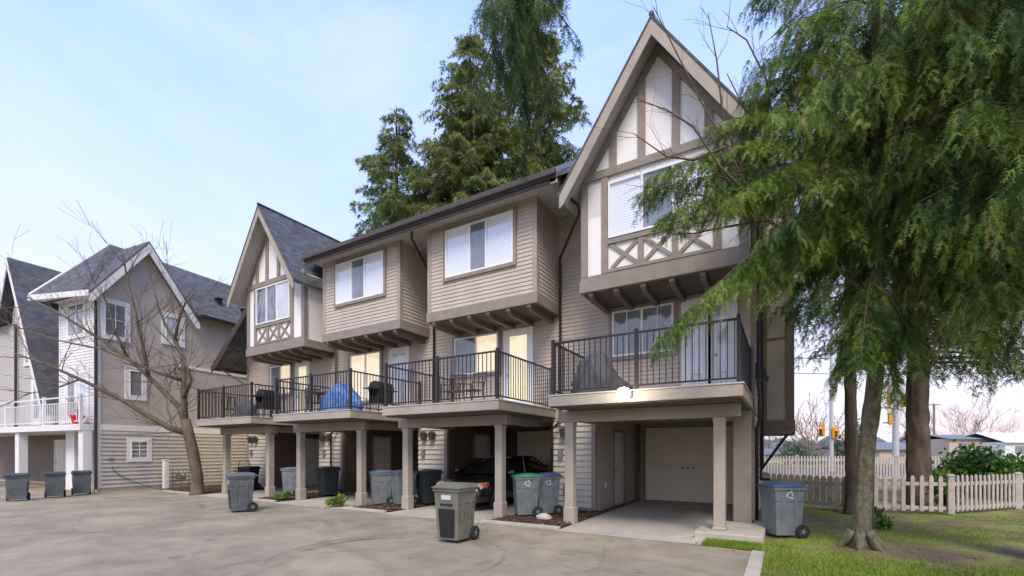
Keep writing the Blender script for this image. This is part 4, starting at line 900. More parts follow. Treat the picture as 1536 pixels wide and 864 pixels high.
# ------------------------------------------------------------------ picket fences
def fence(name, pts, h, label, m, posts, sp=.20, w_=.088, gate=False, solid=False):
    base = Vector(pts[0]); t = thing(name, (base.x, base.y, 0), label, 'fence')
    for i in range(len(pts)-1):
        a, b = Vector(pts[i])-base, Vector(pts[i+1])-base; L = (b-a).length; u = (b-a)/L; nrm = Vector((u.y, -u.x))
        F = Fr((a.x, a.y, 0), (u.x, u.y, 0), (nrm.x, nrm.y, 0)); k = MB()
        k.fbox(F, 0.03, L-.03, -.05, -.012, .10, .19); k.fbox(F, 0.03, L-.03, -.05, -.012, h-.26, h-.17)
        q = .1
        while q < L-.08:
            dz = random.uniform(-.012, .012); z0 = .06
            k.fprism(F, [(q-w_/2, z0), (q+w_/2, z0), (q+w_/2, h-.05+dz), (q+w_/4, h-.005+dz), (q, h+dz+.01), (q-w_/4, h-.005+dz), (q-w_/2, h-.05+dz)], -.01, .012); q += sp
        if solid: k.fbox(F, 0.05, L-.05, -.03, -.02, .12, h-.2)
        k.build('picket_panel', m, t)
        if i in posts or True:
            n = max(1, int(L/2.4))
            for j in range(n+1):
                if j == n and i < len(pts)-2: continue
                c = a+u*(L*j/n); p = MB(); p.box(c.x-.065, c.x+.065, c.y-.065, c.y+.065, 0, h+.0); po = p.build('fence_post', m, t, bevel=.008)
                p = MB(); p.hexa([(c.x-.08, c.y-.08, h), (c.x+.08, c.y-.08, h), (c.x+.08, c.y+.08, h), (c.x-.08, c.y+.08, h)], [(c.x-.04, c.y-.04, h+.045), (c.x+.04, c.y-.04, h+.045), (c.x+.04, c.y+.04, h+.045), (c.x-.04, c.y+.04, h+.045)]); p.build('post_cap', m, po)
    return t
fence('picket_fence', [(1.62, 15.15), (3.66, 15.7), (9.5, 23.0)], .98, 'pale weathered picket fence with a corner post, in front of the green shrub', 'picket', (0, 1))
fence('fence_gate', [(-.5, 16.2), (1.5, 15.2)], .92, 'greenish boarded picket section between the house wall and the mossy tree', 'picket_green', (0,), sp=.17, w_=.14)
a = FV*25.5+RV*13.2; a2 = FV*25.5+RV*27.; fence('street_fence', [tuple(a[:2]), tuple(a2[:2])], 1.35, 'long brown picket fence along the street behind the trees', 'picket', (0,), sp=.17, w_=.09)

# ------------------------------------------------------------------ conifers
def needle_mesh(name, P, D, S, L, T, K, nl, nw, parent, m, droop=.25):
    """twigs: P base, D direction, S side, L length, T tone"""
    N = len(P); t = (np.arange(K)+.35)/K
    base = P[:, None, :]+D[:, None, :]*(L[:, None, None]*t[None, :, None])
    base[:, :, 2] -= (t**2)[None, :]*L[:, None]*droop
    V = np.zeros((N, K, 2, 3, 3), np.float32)
    for q, sg in enumerate((-1, 1)):
        jit = rng.normal(0, .22, (N, K, 3))
        nd = D[:, None, :]*.62+sg*S[:, None, :]*.78+jit; nd /= np.linalg.norm(nd, axis=2, keepdims=True)
        ln = nl*(1.05-.45*t)[None, :, None]*rng.uniform(.75, 1.25, (N, K, 1))
        tip = base+nd*ln; tip[:, :, 2] -= .12*nl
        a = D[:, None, :]*nw/2
        V[:, :, q, 0] = base-a; V[:, :, q, 1] = base+a; V[:, :, q, 2] = tip
    # stem sliver
    W = np.zeros((N, 3, 3), np.float32); W[:, 0] = P-S*nw*.25; W[:, 1] = P+S*nw*.25; e = P+D*L[:, None]; e[:, 2] -= L*droop; W[:, 2] = e
    v = np.concatenate([V.reshape(-1, 3), W.reshape(-1, 3)]); nf = len(v)//3
    me = bpy.data.meshes.new(name); me.vertices.add(len(v)); me.vertices.foreach_set('co', v.ravel()); me.loops.add(len(v)); me.loops.foreach_set('vertex_index', np.arange(len(v), dtype=np.int32))
    me.polygons.add(nf); me.polygons.foreach_set('loop_start', np.arange(0, len(v), 3, dtype=np.int32)); me.polygons.foreach_set('loop_total', np.full(nf, 3, np.int32)); me.update(calc_edges=True)
    at = me.attributes.new('tone', 'FLOAT', 'FACE'); at.data.foreach_set('value', np.concatenate([np.repeat(T, K*2), T]).astype(np.float32))
    me.materials.append(M[m]); o = bpy.data.objects.new(name, me); col.objects.link(o); o.parent = parent; return o
def nrm(a): return a/np.maximum(1e-6, np.linalg.norm(a, axis=-1, keepdims=True))
def limb_sprays(limbs, step, side_len, tw_step, tw_len, hang, keep=None):
    """limbs: list of polylines; grows drooping branchlets then twigs. Returns P,D,S,L,T"""
    P, D, S, L, T = [], [], [], [], []
    for pts in limbs:
        pts = np.array(pts, float); seg = np.linalg.norm(np.diff(pts, axis=0), axis=1); tot = seg.sum(); cum = np.concatenate([[0], np.cumsum(seg)])
        s = tot*.10; tone = rng.uniform(.15, .6)
        while s < tot:
            i = min(len(seg)-1, np.searchsorted(cum, s)-1); f = (s-cum[i])/seg[i]; p = pts[i]*(1-f)+pts[i+1]*f; d = (pts[i+1]-pts[i])/seg[i]; t = s/tot
            side = nrm(np.cross(d, [0, 0, 1.]))
            for sg in (-1, 1):
                if rng.random() < .12: continue
                ln = side_len*(1.1-.65*t)*rng.uniform(.45, 1.2)
                dr = nrm(d*rng.uniform(.35, .9)+side*sg*rng.uniform(.5, 1.)*(1-.55*hang)+np.array([0, 0, -hang*rng.uniform(.6, 1.5)])+rng.normal(0, .12, 3))
                n = max(2, int(ln/tw_step)); q = (np.arange(n)+.5)/n
                pp = p[None]+dr[None]*(q*ln)[:, None]; pp[:, 2] -= q**2*ln*(.25+.35*hang)
                tt = tone+rng.normal(0, .12)
                for s2 in (-1, 1):
                    sd = nrm(np.cross(dr, [0, 0, 1.]+rng.normal(0, .3, 3)))
                    dd = nrm(dr[None]*rng.uniform(.4, .9, (n, 1))+s2*sd[None]*rng.uniform(.4, .9, (n, 1))+np.array([0, 0, -.3-.6*hang])[None]*rng.uniform(.3, 1.1, (n, 1))+rng.normal(0, .15, (n, 3)))
                    P.append(pp); D.append(dd); S.append(nrm(np.cross(dd, rng.normal(0, 1, (n, 3))))); L.append(tw_len*(1.1-.5*q)*rng.uniform(.6, 1.2, n)); T.append(np.full(n, tt)+rng.normal(0, .10, n)+.12*q)
            s += step*rng.uniform(.7, 1.3)
    P, D, S, L, T = [np.concatenate(x) for x in (P, D, S, L, T)]
    return P, D, S, L, T
def limb(o, az, ln, rise, droop, n=7, wob=.05):
    pts = []; a = az
    for i in range(n+1):
        t = i/n; pts.append((o[0]+ln*t*math.cos(a), o[1]+ln*t*math.sin(a), o[2]+ln*(rise*t-droop*t*t))); a += random.gauss(0, wob)
    return pts
def far_conifer(loc, H, R, label, m, tone0=0., z0f=.12, seedgap=.0, group='conifers behind the townhouse row', dense=1.):
    t = thing('conifer_tree', (loc[0], loc[1], 0), label, 'conifer', group)
    b = MB(); b.tube([(0, 0, 0), (.05, 0, H*.5), (0, 0, H)], [H*.018, H*.011, .02], 8); b.build('trunk', 'bark', t, smooth=True)
    limbs = []; z = H*z0f
    while z < H*.985:
        f = 1-z/H; rr = R*(f**.85)*random.uniform(.65, 1.15)+.15
        limbs.append(limb((0, 0, z), random.random()*6.283, rr, random.uniform(.0, .40), .12+.25*f, 5)); z += .058/dense*(1+.8*(1-f))*H/18
    P, D, S, L, T = limb_sprays(limbs, .28, .95, .18, .38, .30)
    needle_mesh('crown', P, D, S, L, T+tone0, 4, .18, .065, t, m, .25)
    return t

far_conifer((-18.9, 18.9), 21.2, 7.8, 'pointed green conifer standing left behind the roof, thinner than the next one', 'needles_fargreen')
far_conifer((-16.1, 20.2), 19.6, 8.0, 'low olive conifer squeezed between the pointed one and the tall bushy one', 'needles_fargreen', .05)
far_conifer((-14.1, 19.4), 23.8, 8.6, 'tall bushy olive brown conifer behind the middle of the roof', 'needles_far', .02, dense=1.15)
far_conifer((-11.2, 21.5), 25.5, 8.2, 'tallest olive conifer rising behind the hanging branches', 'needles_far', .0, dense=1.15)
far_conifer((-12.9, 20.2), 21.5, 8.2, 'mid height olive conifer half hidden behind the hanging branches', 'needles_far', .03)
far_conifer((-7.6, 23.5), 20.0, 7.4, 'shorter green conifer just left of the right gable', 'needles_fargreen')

# -- the near mossy tree and its neighbours
def rough_tube(b, pts, rs, n=26):
    pts = [Vector(p) for p in pts]; cum = [0]
    for i in range(1, len(pts)): cum.append(cum[-1]+(pts[i]-pts[i-1]).length)
    m = max(4, int(min(cum[-1], 6)/.07)); P_, R2 = [], []
    for k in range(m+1):
        d = cum[-1]*k/m; i = min(len(pts)-2, max(0, sum(1 for c in cum if c <= d)-1)); f = (d-cum[i])/max(1e-6, cum[i+1]-cum[i]); P_.append(pts[i].lerp(pts[i+1], f)); R2.append(rs[i]*(1-f)+rs[i+1]*f)
    k0 = len(b.v); b.tube(P_, R2, n); ph = [random.random()*6.28 for _ in range(4)]
    for k in range(m+1):
        c = P_[k]
        for j in range(n):
            a = 2*math.pi*j/n; w = 1+.05*math.sin(3*a+ph[0]+c.z*1.3)+.045*math.sin(7*a+ph[1]+c.z*2.1)+random.uniform(-.055, .055)+.03*math.sin(c.z*9+2*a+ph[2])
            v = Vector(b.v[k0+k*n+j]); b.v[k0+k*n+j] = tuple(c+(v-c)*w)
def near_tree(loc, trunk, limbs, label, mbark, mneed, step=.13, side=.7, tws=.075, twl=.22, hang=.7, K=7, nl=.055, nw=.014, limb_r=.019, extra=()):
    t = thing('spruce_tree', (loc[0], loc[1], 0), label, 'spruce', 'spruces on the lawn')
    b = MB()
    for pts, rs in trunk: rough_tube(b, pts, rs)
    b.build('trunk', mbark, t, smooth=True); b = MB()
    for l in limbs:
        k = len(l); b.tube(l, [limb_r*(1.0-.93*i/(k-1))+.002 for i in range(k)], 5)
    b.build('branches', 'bark', t, smooth=True)
    P, D, S, L, T = limb_sprays(limbs, step, side, tws, twl, hang)
    if extra:
        X = limb_sprays(list(extra), .085, .55, .06, .20, .38); P, D, S, L, T = [np.concatenate(q) for q in zip((P, D, S, L, T), X)]
    needle_mesh('crown', P, D, S, L, T, K, nl, nw, t, mneed, .35)
    print('twigs', label[:30], len(P))
    return t
def az_screen(right, fwd): v = RV*right+FV*fwd; return math.atan2(v.y, v.x)
rr = random.Random(5)
T1 = (1.12, 9.62)
tr = [([(-.02, 0, -.1), (-.0, .0, .12), (.02, .0, .5), (.05, .02, 1.2), (.14, .05, 2.2), (.22, .08, 3.0), (.24, .1, 5), (.22, .1, 8), (.2, .1, 12)], [.19, .14, .118, .110, .120, .11, .095, .08, .04]),
      ([(.08, 0, 3.0), (.26, .14, 3.5), (.48, .28, 3.95), (.62, .36, 4.8), (.68, .4, 7)], [.11, .10, .085, .07, .04])]
for i in range(6):
    a = i*1.05+.3; tr.append(([(math.cos(a)*.12, math.sin(a)*.12, .25), (math.cos(a)*.26, math.sin(a)*.26, .05), (math.cos(a)*.34, math.sin(a)*.34, -.05)], [.08, .06, .025]))
limbs = []
def L1(z, right, fwd, ln, rise, droop): limbs.append(limb((.18, .09, z), az_screen(right, fwd)+random.gauss(0, .03), ln, rise, droop))
# left reaching limbs, seen against the gable
for z, ri, fw, ln, rise, dr in [(5.9, -1, -.28, 3.5, -.02, .10), (6.4, -1, -.1, 3.3, .05, .25), (5.5, -1, -.35, 2.6, .05, .30), (6.9, -1, -.4, 2.6, .15, .3), (7.2, -1, .1, 2.3, .2, .3),
                                (5.2, -1, .2, 2.2, .1, .3), (7.6, -1, -.2, 2.2, .2, .3), (8.2, -1, -.3, 1.9, .2, .3), (6.1, -1, -.6, 2.2, .1, .4)]:
    L1(z, ri, fw, ln, rise, dr)
def lim_s(x0, y0, x1, y1, dep, sag, z0=7.6):
    a_ = FV*z0+RV*((x0-768)/684.*z0); za = 1.6+(677-y0)/684.*z0; z1_ = z0+dep; b_ = FV*z1_+RV*((x1-768)/684.*z1_); zb = 1.6+(677-y1)/684.*z1_
    limbs.append([(a_.x+(b_.x-a_.x)*t-T1[0], a_.y+(b_.y-a_.y)*t-T1[1], za+(zb-za)*t+sag*math.sin(math.pi*t)) for t in [i/8 for i in range(9)]])
for q in [(1310, 210, 975, 262, -.3, .30), (1310, 260, 990, 325, -.5, .3), (1310, 200, 1060, 190, -.2, .3), (1310, 250, 962, 290, 0, .2), (1310, 250, 985, 508, -.8, .15), 
          (1310, 160, 1120, 130, -.3, .3), (1310, 120, 1150, 90, -.5, .2), (1310, 240, 1090, 300, -.8, .3), (1310, 210, 1080, 240, .3, .2), (1310, 300, 1150, 430, -.4, .2), (1310, 60, 1190, 30, -.6, .2), (1310, 10, 1130, -10, -.3, .2),
          (1310, 300, 1130, 400, .3, .2), (1310, 340, 1190, 430, .2, .15), (1310, 420, 1260, 560, -.6, .2), (1310, 420, 1380, 540, -.8, .2), (1310, 400, 1290, 540, -1.0, .2), (1310, 380, 1340, 580, -.4, .2)]: lim_s(*q)
EX = [[(p[0]+(l[-1][0]-p[0])*0, p[1], p[2]) for p in l[3:]] for l in limbs[9:]]
for i in range(56):
    z = rr.uniform(3.6, 10.5); a = rr.uniform(0, 6.283); ri, fw = math.cos(a), math.sin(a)
    if ri < -.2 and z < 7.4: continue
    if z < 4.6: z += 1.
    L1(z, ri, fw, rr.uniform(1.3, 2.6)*(1 if z < 8 else .8), rr.uniform(-.1, .25), rr.uniform(.2, .5))
near_tree(T1, tr, limbs, 'mossy slender spruce on the lawn, its branches reaching over the right balcony', 'bark_moss', 'needles_near', extra=EX)
# brown trunk close behind it
limbs = []
for i in range(26):
    z = rr.uniform(5.2, 11); a = rr.uniform(0, 6.283); limbs.append(limb((0, 0, z), a, rr.uniform(1.6, 3.0), rr.uniform(-.1, .2), rr.uniform(.2, .45)))
near_tree((1.52, 14.6), [([(0, 0, -.1), (0, 0, .3), (-.02, 0, 2), (-.05, .0, 5), (0, 0, 12)], [.22, .15, .13, .12, .05])], limbs, 'brown barked spruce just behind the mossy one, at the corner of the boarded fence', 'bark', 'needles_near', .18, .9, .11, .28, .6, 6, .075, .022)
# big dark trunk behind the fence
limbs = []
for i in range(60):
    z = rr.uniform(4.4, 13); a = rr.uniform(0, 6.283); limbs.append(limb((0, 0, z), a, rr.uniform(2.6, 5.2), rr.uniform(-.05, .15), rr.uniform(.12, .3)))
for (ri, fw, z, ln) in [(1, -.1, 4.9, 5.6), (1, -.35, 4.3, 5.0), (1, .1, 5.4, 5.5), (1, -.5, 5.0, 5.4), (-.8, -.4, 5.4, 2.6), (1, -.2, 6.0, 6.)]: limbs.append(limb((0, 0, z), az_screen(ri, fw), ln, -.02, .10))
near_tree((3.55, 18.3), [([(0, 0, -.1), (0, 0, .4), (-.03, 0, 2.5), (-.05, 0, 6), (0, 0, 16)], [.40, .31, .265, .245, .08])], limbs, 'thick dark trunked spruce standing behind the picket fence', 'bark', 'needles_dark', .30, 1.0, .16, .34, .45, 6, .10, .030, limb_r=.05)
# tall spruce just outside the right edge whose curtains fill the upper right
limbs = []
for i in range(70):
    z = rr.uniform(5.3, 9.6); a = az_screen(-1, rr.uniform(-.9, 1.3)); limbs.append(limb((0, 0, z), a, rr.uniform(1.8, 4.2), rr.uniform(-.05, .2), rr.uniform(.15, .4)))
for i in range(14):
    limbs.append(limb((0, 0, rr.uniform(3.9, 5.2)), az_screen(-1, rr.uniform(-.3, 1.6)), rr.uniform(1.3, 2.3), 0., .3))
for i in range(24):
    z = rr.uniform(5.0, 9.5); a = rr.uniform(0, 6.283); limbs.append(limb((0, 0, z), a, rr.uniform(1.5, 3.), rr.uniform(-.05, .2), rr.uniform(.15, .4)))
near_tree(tuple((FV*6.6+RV*8.0)[:2]), [([(0, 0, -.1), (0, 0, .4), (0, 0, 5), (0, 0, 12)], [.4, .3, .24, .07])], limbs, 'spruce whose hanging curtains of needles fill the upper right corner', 'bark', 'needles_near', .15, 1.0, .08, .22, .9, 7, .055, .014)
# long limb overhead hanging into the top middle
limbs = []
T5 = FV*3.2+RV*6.6
end = Vector((-2.9, 5.25, 8.2))
def hang_limb(p0, p1, sag, n=8):
    return [tuple(Vector(p0).lerp(Vector(p1), i/n)+Vector((0, 0, sag*math.sin(math.pi*i/n)))) for i in range(n+1)]
def off5(p): return (p[0]-T5.x, p[1]-T5.y, p[2])
main = [(T5.x, T5.y, 8.6), (2.5, 5.2, 9.0), (-.5, 5.2, 9.1), (-2.2, 5.2, 8.9), (-3.2, 5.3, 8.5)]
drops = []
for i in range(21):
    c = FV*rr.uniform(5.4, 6.8)+RV*rr.choice([rr.uniform(-.32, .35), rr.uniform(-.3, 1.05)]); top = rr.uniform(7.9, 9.0); ln = rr.uniform(.8, 2.15)*(1.0 if c.dot(RV) < .5 else .75)
    drops.append([off5((c.x+rr.gauss(0, .04)*k, c.y+rr.gauss(0, .04)*k, top-ln*k/5)) for k in range(6)])
t5 = thing('overhanging_spruce', (T5.x, T5.y, 0), 'spruce whose dark limb hangs into the top middle, in front of the far conifers', 'spruce', 'spruces on the lawn')
b = MB(); b.tube([(0, 0, -.1), (0, 0, .4), (0, 0, 6), (0, 0, 13)], [.42, .32, .26, .06], 12); b.tube([off5(p) for p in main], [.12, .1, .07, .05, .02], 6)
for d in drops: b.tube(d, [.022, .018, .015, .012, .008, .004], 5); b.tube([d[0], off5((-.8-rr.random()*2, 5.2, 9.0))], .012, 4)
b.build('trunk', 'bark', t5, smooth=True)
P, D, S, L, T = limb_sprays(drops, .085, .42, .07, .20, .75); needle_mesh('crown', P, D, S, L, T+.02, 6, .05, .012, t5, 'needles_dark', .35); print('drops', len(P))

# ------------------------------------------------------------------ bare trees
def grow(b, p, d, ln, r, depth, rr, spread=.55, up=.12, seg=4, kids=(2, 4), minr=.004):
    pts = [p]; rs = [r]; q = p.copy(); dd = d.copy()
    for i in range(seg):
        dd = (dd+Vector((rr.gauss(0, .09), rr.gauss(0, .09), rr.gauss(0, .07)+up*.4))).normalized(); q = q+dd*ln/seg; pts.append(q.copy()); rs.append(max(minr, r*(1-.6*(i+1)/seg)))
    b.tube(pts, rs, 5 if r > .02 else 3, cap=False)
    if depth <= 0: return
    for k in range(rr.randint(*kids)):
        i = rr.randint(1, seg); o = Vector((rr.gauss(0, 1), rr.gauss(0, 1), rr.gauss(0, .7)))
        nd = ((pts[i]-pts[i-1]).normalized()+o.normalized()*spread+Vector((0, 0, up))).normalized()
        grow(b, pts[i], nd, ln*rr.uniform(.5, .8), max(minr, rs[i]*.6), depth-1, rr, spread, up, seg, kids, minr)
bt = thing('bare_tree', (-18.7, 8.55, 0), 'leafless spreading tree with long mossy limbs before the left building', 'tree')
px = 17/684.
def sp(x, y, dep=0.): v = RV*((x-293)*px)+FV*dep; return Vector((v.x, v.y, (742-y)*px*1.0))
TR = MB(); TW = MB(); rr = random.Random(9)
TR.tube([sp(293, 748), sp(294, 738), sp(294, 715), sp(288, 680), sp(282, 655), sp(276, 630)], [.34, .22, .19, .185, .18, .17], 12)
main = [([(278, 650, 0), (255, 642, -.1), (225, 622, -.3), (190, 597, -.5), (150, 575, -.8), (110, 555, -1.), (75, 542, -1.2)], .12),
        ([(277, 640, 0), (265, 612, .1), (240, 590, .2), (215, 565, .2), (190, 538, 0), (150, 508, -.2), (110, 480, -.4), (65, 455, -.6)], .11),
        ([(276, 632, 0), (268, 600, .2), (262, 570, .4), (256, 535, .6), (240, 505, .7), (222, 480, .8), (208, 450, .9), (195, 410, 1.)], .11),
        ([(215, 565, .2), (212, 530, .1), (208, 500, 0), (205, 470, -.1), (196, 420, -.2), (190, 385, -.2)], .07),
        ([(268, 600, .2), (285, 570, .0), (280, 540, -.2), (266, 556, -.2)], .06),
        ([(262, 570, .4), (235, 560, .0), (205, 545, -.3), (170, 530, -.5), (120, 520, -.8), (60, 500, -1.1)], .06),
        ([(240, 505, .7), (250, 470, .6), (262, 450, .5), (280, 435, .4)], .05),
        ([(190, 538, 0), (175, 500, -.1), (168, 460, -.2), (150, 430, -.3)], .05),
        ([(150, 575, -.8), (120, 590, -1.), (80, 600, -1.2)], .03)]
for pts, r in main:
    v = [sp(*p) for p in pts]; k = len(v); TR.tube(v, [r*(1-.85*i/(k-1))+.006 for i in range(k)], 7)
    for i in range(1, k):
        for _ in range(3 if r > .05 else 2):
            f = rr.random(); p = v[i-1].lerp(v[i], f); d = (v[i]-v[i-1]).normalized(); o = Vector((rr.gauss(0, 1), rr.gauss(0, 1), rr.gauss(.4, .7))).normalized()
            grow(TW, p, (d*.6+o*.8).normalized(), rr.uniform(.7, 1.7), .018, 2, rr, .6, .10, 4, (2, 3), .0045)
TR.build('trunk', 'bark_bare', bt, smooth=True); TW.build('crown', 'twig', bt)
# bare whips rising beside the right gable
bt = thing('bare_sapling', (.75, 9.3, 0), 'thin leafless sapling whose twigs cross the right gable', 'tree')
TR = MB(); TW = MB(); z_ = 7.3; px = z_/684.
def sq(x, y, dep=0.): v = FV*(z_+dep)+RV*((x-768)/684.*(z_+dep)); return Vector((v.x-.75, v.y-9.3, 1.6+(677-y)/684.*(z_+dep)))
TR.tube([Vector((.5, .42, -.05)), Vector((.53, .45, 1.5)), sq(1308, 560, .6), sq(1300, 440, .5), sq(1230, 380, .2), sq(1150, 330)], [.05, .045, .04, .035, .03, .025], 7)
for pts in ([(1150, 330), (1125, 290), (1090, 220), (1050, 150), (1005, 60), (980, 10)], [(1150, 330), (1100, 300), (1030, 290), (965, 280)], [(1130, 300), (1080, 250), (1040, 190), (1000, 165), (960, 150)], [(1125, 290), (1085, 180), (1075, 90), (1062, 20)],
            [(1090, 220), (1040, 240), (1000, 235), (950, 200)], [(1180, 380), (1170, 250), (1150, 120), (1120, 60), (1090, 40)], [(1170, 250), (1120, 170), (1090, 110)], [(1150, 330), (1090, 340), (1040, 350), (1010, 352)]):
    v = [sq(x, y, rr.uniform(-.2, .2)) for x, y in pts]; k = len(v); TR.tube(v, [.020*(1-.8*i/(k-1))+.003 for i in range(k)], 5)
    for i in range(1, k):
        for _ in range(3): grow(TW, v[i-1].lerp(v[i], rr.random()), ((v[i]-v[i-1]).normalized()+Vector((rr.gauss(0, .5), rr.gauss(0, .5), rr.gauss(.1, .4)))).normalized(), rr.uniform(.25, .6), .006, 1, rr, .6, .05, 3, (1, 3), .0025)
TR.build('trunk', 'twig', bt, smooth=True); TW.build('crown', 'twig', bt)

# ------------------------------------------------------------------ leafy shrubs
def leafy(name, loc, R, H, n, label, cat, m='leaves', ls=.09, group=None, stems=True):
    t = thing(name, (loc[0], loc[1], 0), label, cat, group)
    if stems:
        b = MB()
        for i in range(9):
            a = random.random()*6.28; b.tube([(0, 0, 0), (R*.35*math.cos(a), R*.35*math.sin(a), H*.5), (R*.7*math.cos(a), R*.7*math.sin(a), H*.8)], [.03, .02, .008], 5)
        b.build('stem', 'twig', t)
    cl = rng.normal(0, 1, (max(6, n//160), 3)); cl = nrm(cl)*rng.uniform(.45, .95, (len(cl), 1)); cl[:, 2] = np.abs(cl[:, 2])
    k = rng.integers(0, len(cl), n); p = cl[k]+rng.normal(0, .16, (n, 3)); p *= np.array([R, R, H*.85]); p[:, 2] = np.clip(p[:, 2]+H*.12, .02, None)
    d = nrm(rng.normal(0, 1, (n, 3))+np.array([0, 0, .4])); s = nrm(np.cross(d, rng.normal(0, 1, (n, 3)))); L = ls*rng.uniform(.6, 1.3, n); w_ = L*.28
    V = np.stack([p, p+d*(L*.45)[:, None]+s*w_[:, None], p+d*L[:, None], p+d*(L*.45)[:, None]-s*w_[:, None]], 1).reshape(-1, 3).astype(np.float32)
    me = bpy.data.meshes.new('foliage'); me.vertices.add(len(V)); me.vertices.foreach_set('co', V.ravel()); me.loops.add(len(V)); me.loops.foreach_set('vertex_index', np.arange(len(V), dtype=np.int32)); me.polygons.add(n)
    me.polygons.foreach_set('loop_start', np.arange(0, len(V), 4, dtype=np.int32)); me.polygons.foreach_set('loop_total', np.full(n, 4, np.int32)); me.update(calc_edges=True)
    at = me.attributes.new('tone', 'FLOAT', 'FACE'); at.data.foreach_set('value', (rng.uniform(.2, .5, len(cl))[k]+rng.normal(0, .15, n)).astype(np.float32))
    me.materials.append(M[m]); o = bpy.data.objects.new('foliage', me); col.objects.link(o); o.parent = t; return t
leafy('leafy_shrub', (6.1, 22.5), 1.45, 1.7, 5500, 'broad bright green shrub behind the picket fence', 'shrub', ls=.20)
leafy('leafy_shrub', (3.85, 17.0), .55, .95, 900, 'small green shrub at the foot of the thick dark trunk', 'shrub', ls=.14)
leafy('leafy_shrub', (9.2, 23.2), 1.3, 1.3, 2500, 'green shrub at the right edge beyond the fence', 'shrub', ls=.18)
leafy('leafy_shrub', (1.6, 12.3), .35, .5, 700, 'dark green ivy clump at the base behind the mossy spruce', 'shrub', ls=.09)
leafy('potted_shrub', (-19.75, 10.7), .4, 1.15, 700, 'green shrub behind the slate bin at the far left wall', 'shrub', ls=.10)
leafy('weed_clump', (-13.95, 8.95), .3, .28, 500, 'low green weeds at the foot of the second carport post', 'weeds', ls=.07)
leafy('dry_weeds', (-11.0, 8.75), .42, .34, 420, 'dry brown weeds at the edge of the drive by a post', 'weeds', m='grass_blades', ls=.09)
leafy('seedling', (.05, 12.4), .25, .7, 200, 'small reddish plant behind the navy lidded bin', 'shrub', ls=.07)
# leaf litter in beds and lawn
def litter(name, n, fn, label, size=.035, m='leaf_litter'):
    V = []
    for i in range(n):
        x, y, z = fn(); a = random.random()*6.28; s = size*random.uniform(.5, 1.4); c, q = math.cos(a)*s, math.sin(a)*s
        V += [(x+c, y+q, z+random.random()*.012), (x-q*.6, y+c*.6, z+random.random()*.02), (x-c, y-q, z+random.random()*.012), (x+q*.6, y-c*.6, z+.004)]
    b = MB(); b.v = V; b.f = [(4*i, 4*i+1, 4*i+2, 4*i+3) for i in range(n)]; o = b.build(name, m); o['kind'] = 'stuff'; return o
def bedpt():
    a, b = random.choice(BED); return random.uniform(a, b), random.uniform(8.6, 11.3), .06
litter('leaf_litter', 1700, bedpt, '')
litter('leaf_litter', 260, lambda: (random.uniform(-22, -.5), random.gauss(8.3, .6), .006), '', .025)
litter('leaf_litter', 1500, lambda: (random.uniform(-.2, 8), random.uniform(7, 16.5), .0), '', .03)
litter('bark_chips', 900, bedpt, '', .05, 'mulch')

# ------------------------------------------------------------------ lawn grass
def grass(n, region, hgt, dens):
    X = rng.uniform(region[0], region[1], n*3); Y = rng.uniform(region[2], region[3], n*3)
    f = .5+.25*np.sin(X*1.3+np.sin(Y*.9)*2)+.25*np.sin(Y*1.7+1.3*np.sin(X*.7+1)); f += .25*np.sin(X*5.1+Y*3.3)*np.sin(Y*4.7-X*2.1)
    near = np.clip((9.4-Y)/1.5, 0, 1)*.38
    k = (rng.random(n*3) < np.clip(f*dens+near-.12, 0.01, 1)); X, Y = X[k][:n], Y[k][:n]; n = len(X)
    P = np.stack([X, Y, np.full(n, -.02)], 1); h = hgt*rng.uniform(.4, 1.2, n)*(.6+np.clip((9.4-Y)/1.2, 0, .7)); a = rng.uniform(0, 6.283, n); w_ = .004+.003*rng.random(n)
    s = np.stack([np.cos(a), np.sin(a), np.zeros(n)], 1)*w_[:, None]; tip = P+np.stack([rng.normal(0, .35, n)*h, rng.normal(0, .35, n)*h, h], 1)
    V = np.stack([P-s, P+s, tip], 1).reshape(-1, 3).astype(np.float32)
    me = bpy.data.meshes.new('grass'); me.vertices.add(len(V)); me.vertices.foreach_set('co', V.ravel()); me.loops.add(len(V)); me.loops.foreach_set('vertex_index', np.arange(len(V), dtype=np.int32)); me.polygons.add(n)
    me.polygons.foreach_set('loop_start', np.arange(0, len(V), 3, dtype=np.int32)); me.polygons.foreach_set('loop_total', np.full(n, 3, np.int32)); me.update(calc_edges=True)
    at = me.attributes.new('tone', 'FLOAT', 'FACE'); at.data.foreach_set('value', rng.normal(.45, .22, n).astype(np.float32)); me.materials.append(M['grass_blades'])
    o = bpy.data.objects.new('grass', me); col.objects.link(o); o['kind'] = 'stuff'
grass(130000, (-.27, 9.5, 4.5, 15.8), .045, .55)
grass(5000, (-1.2, -.3, 8.3, 8.95), .07, 3)

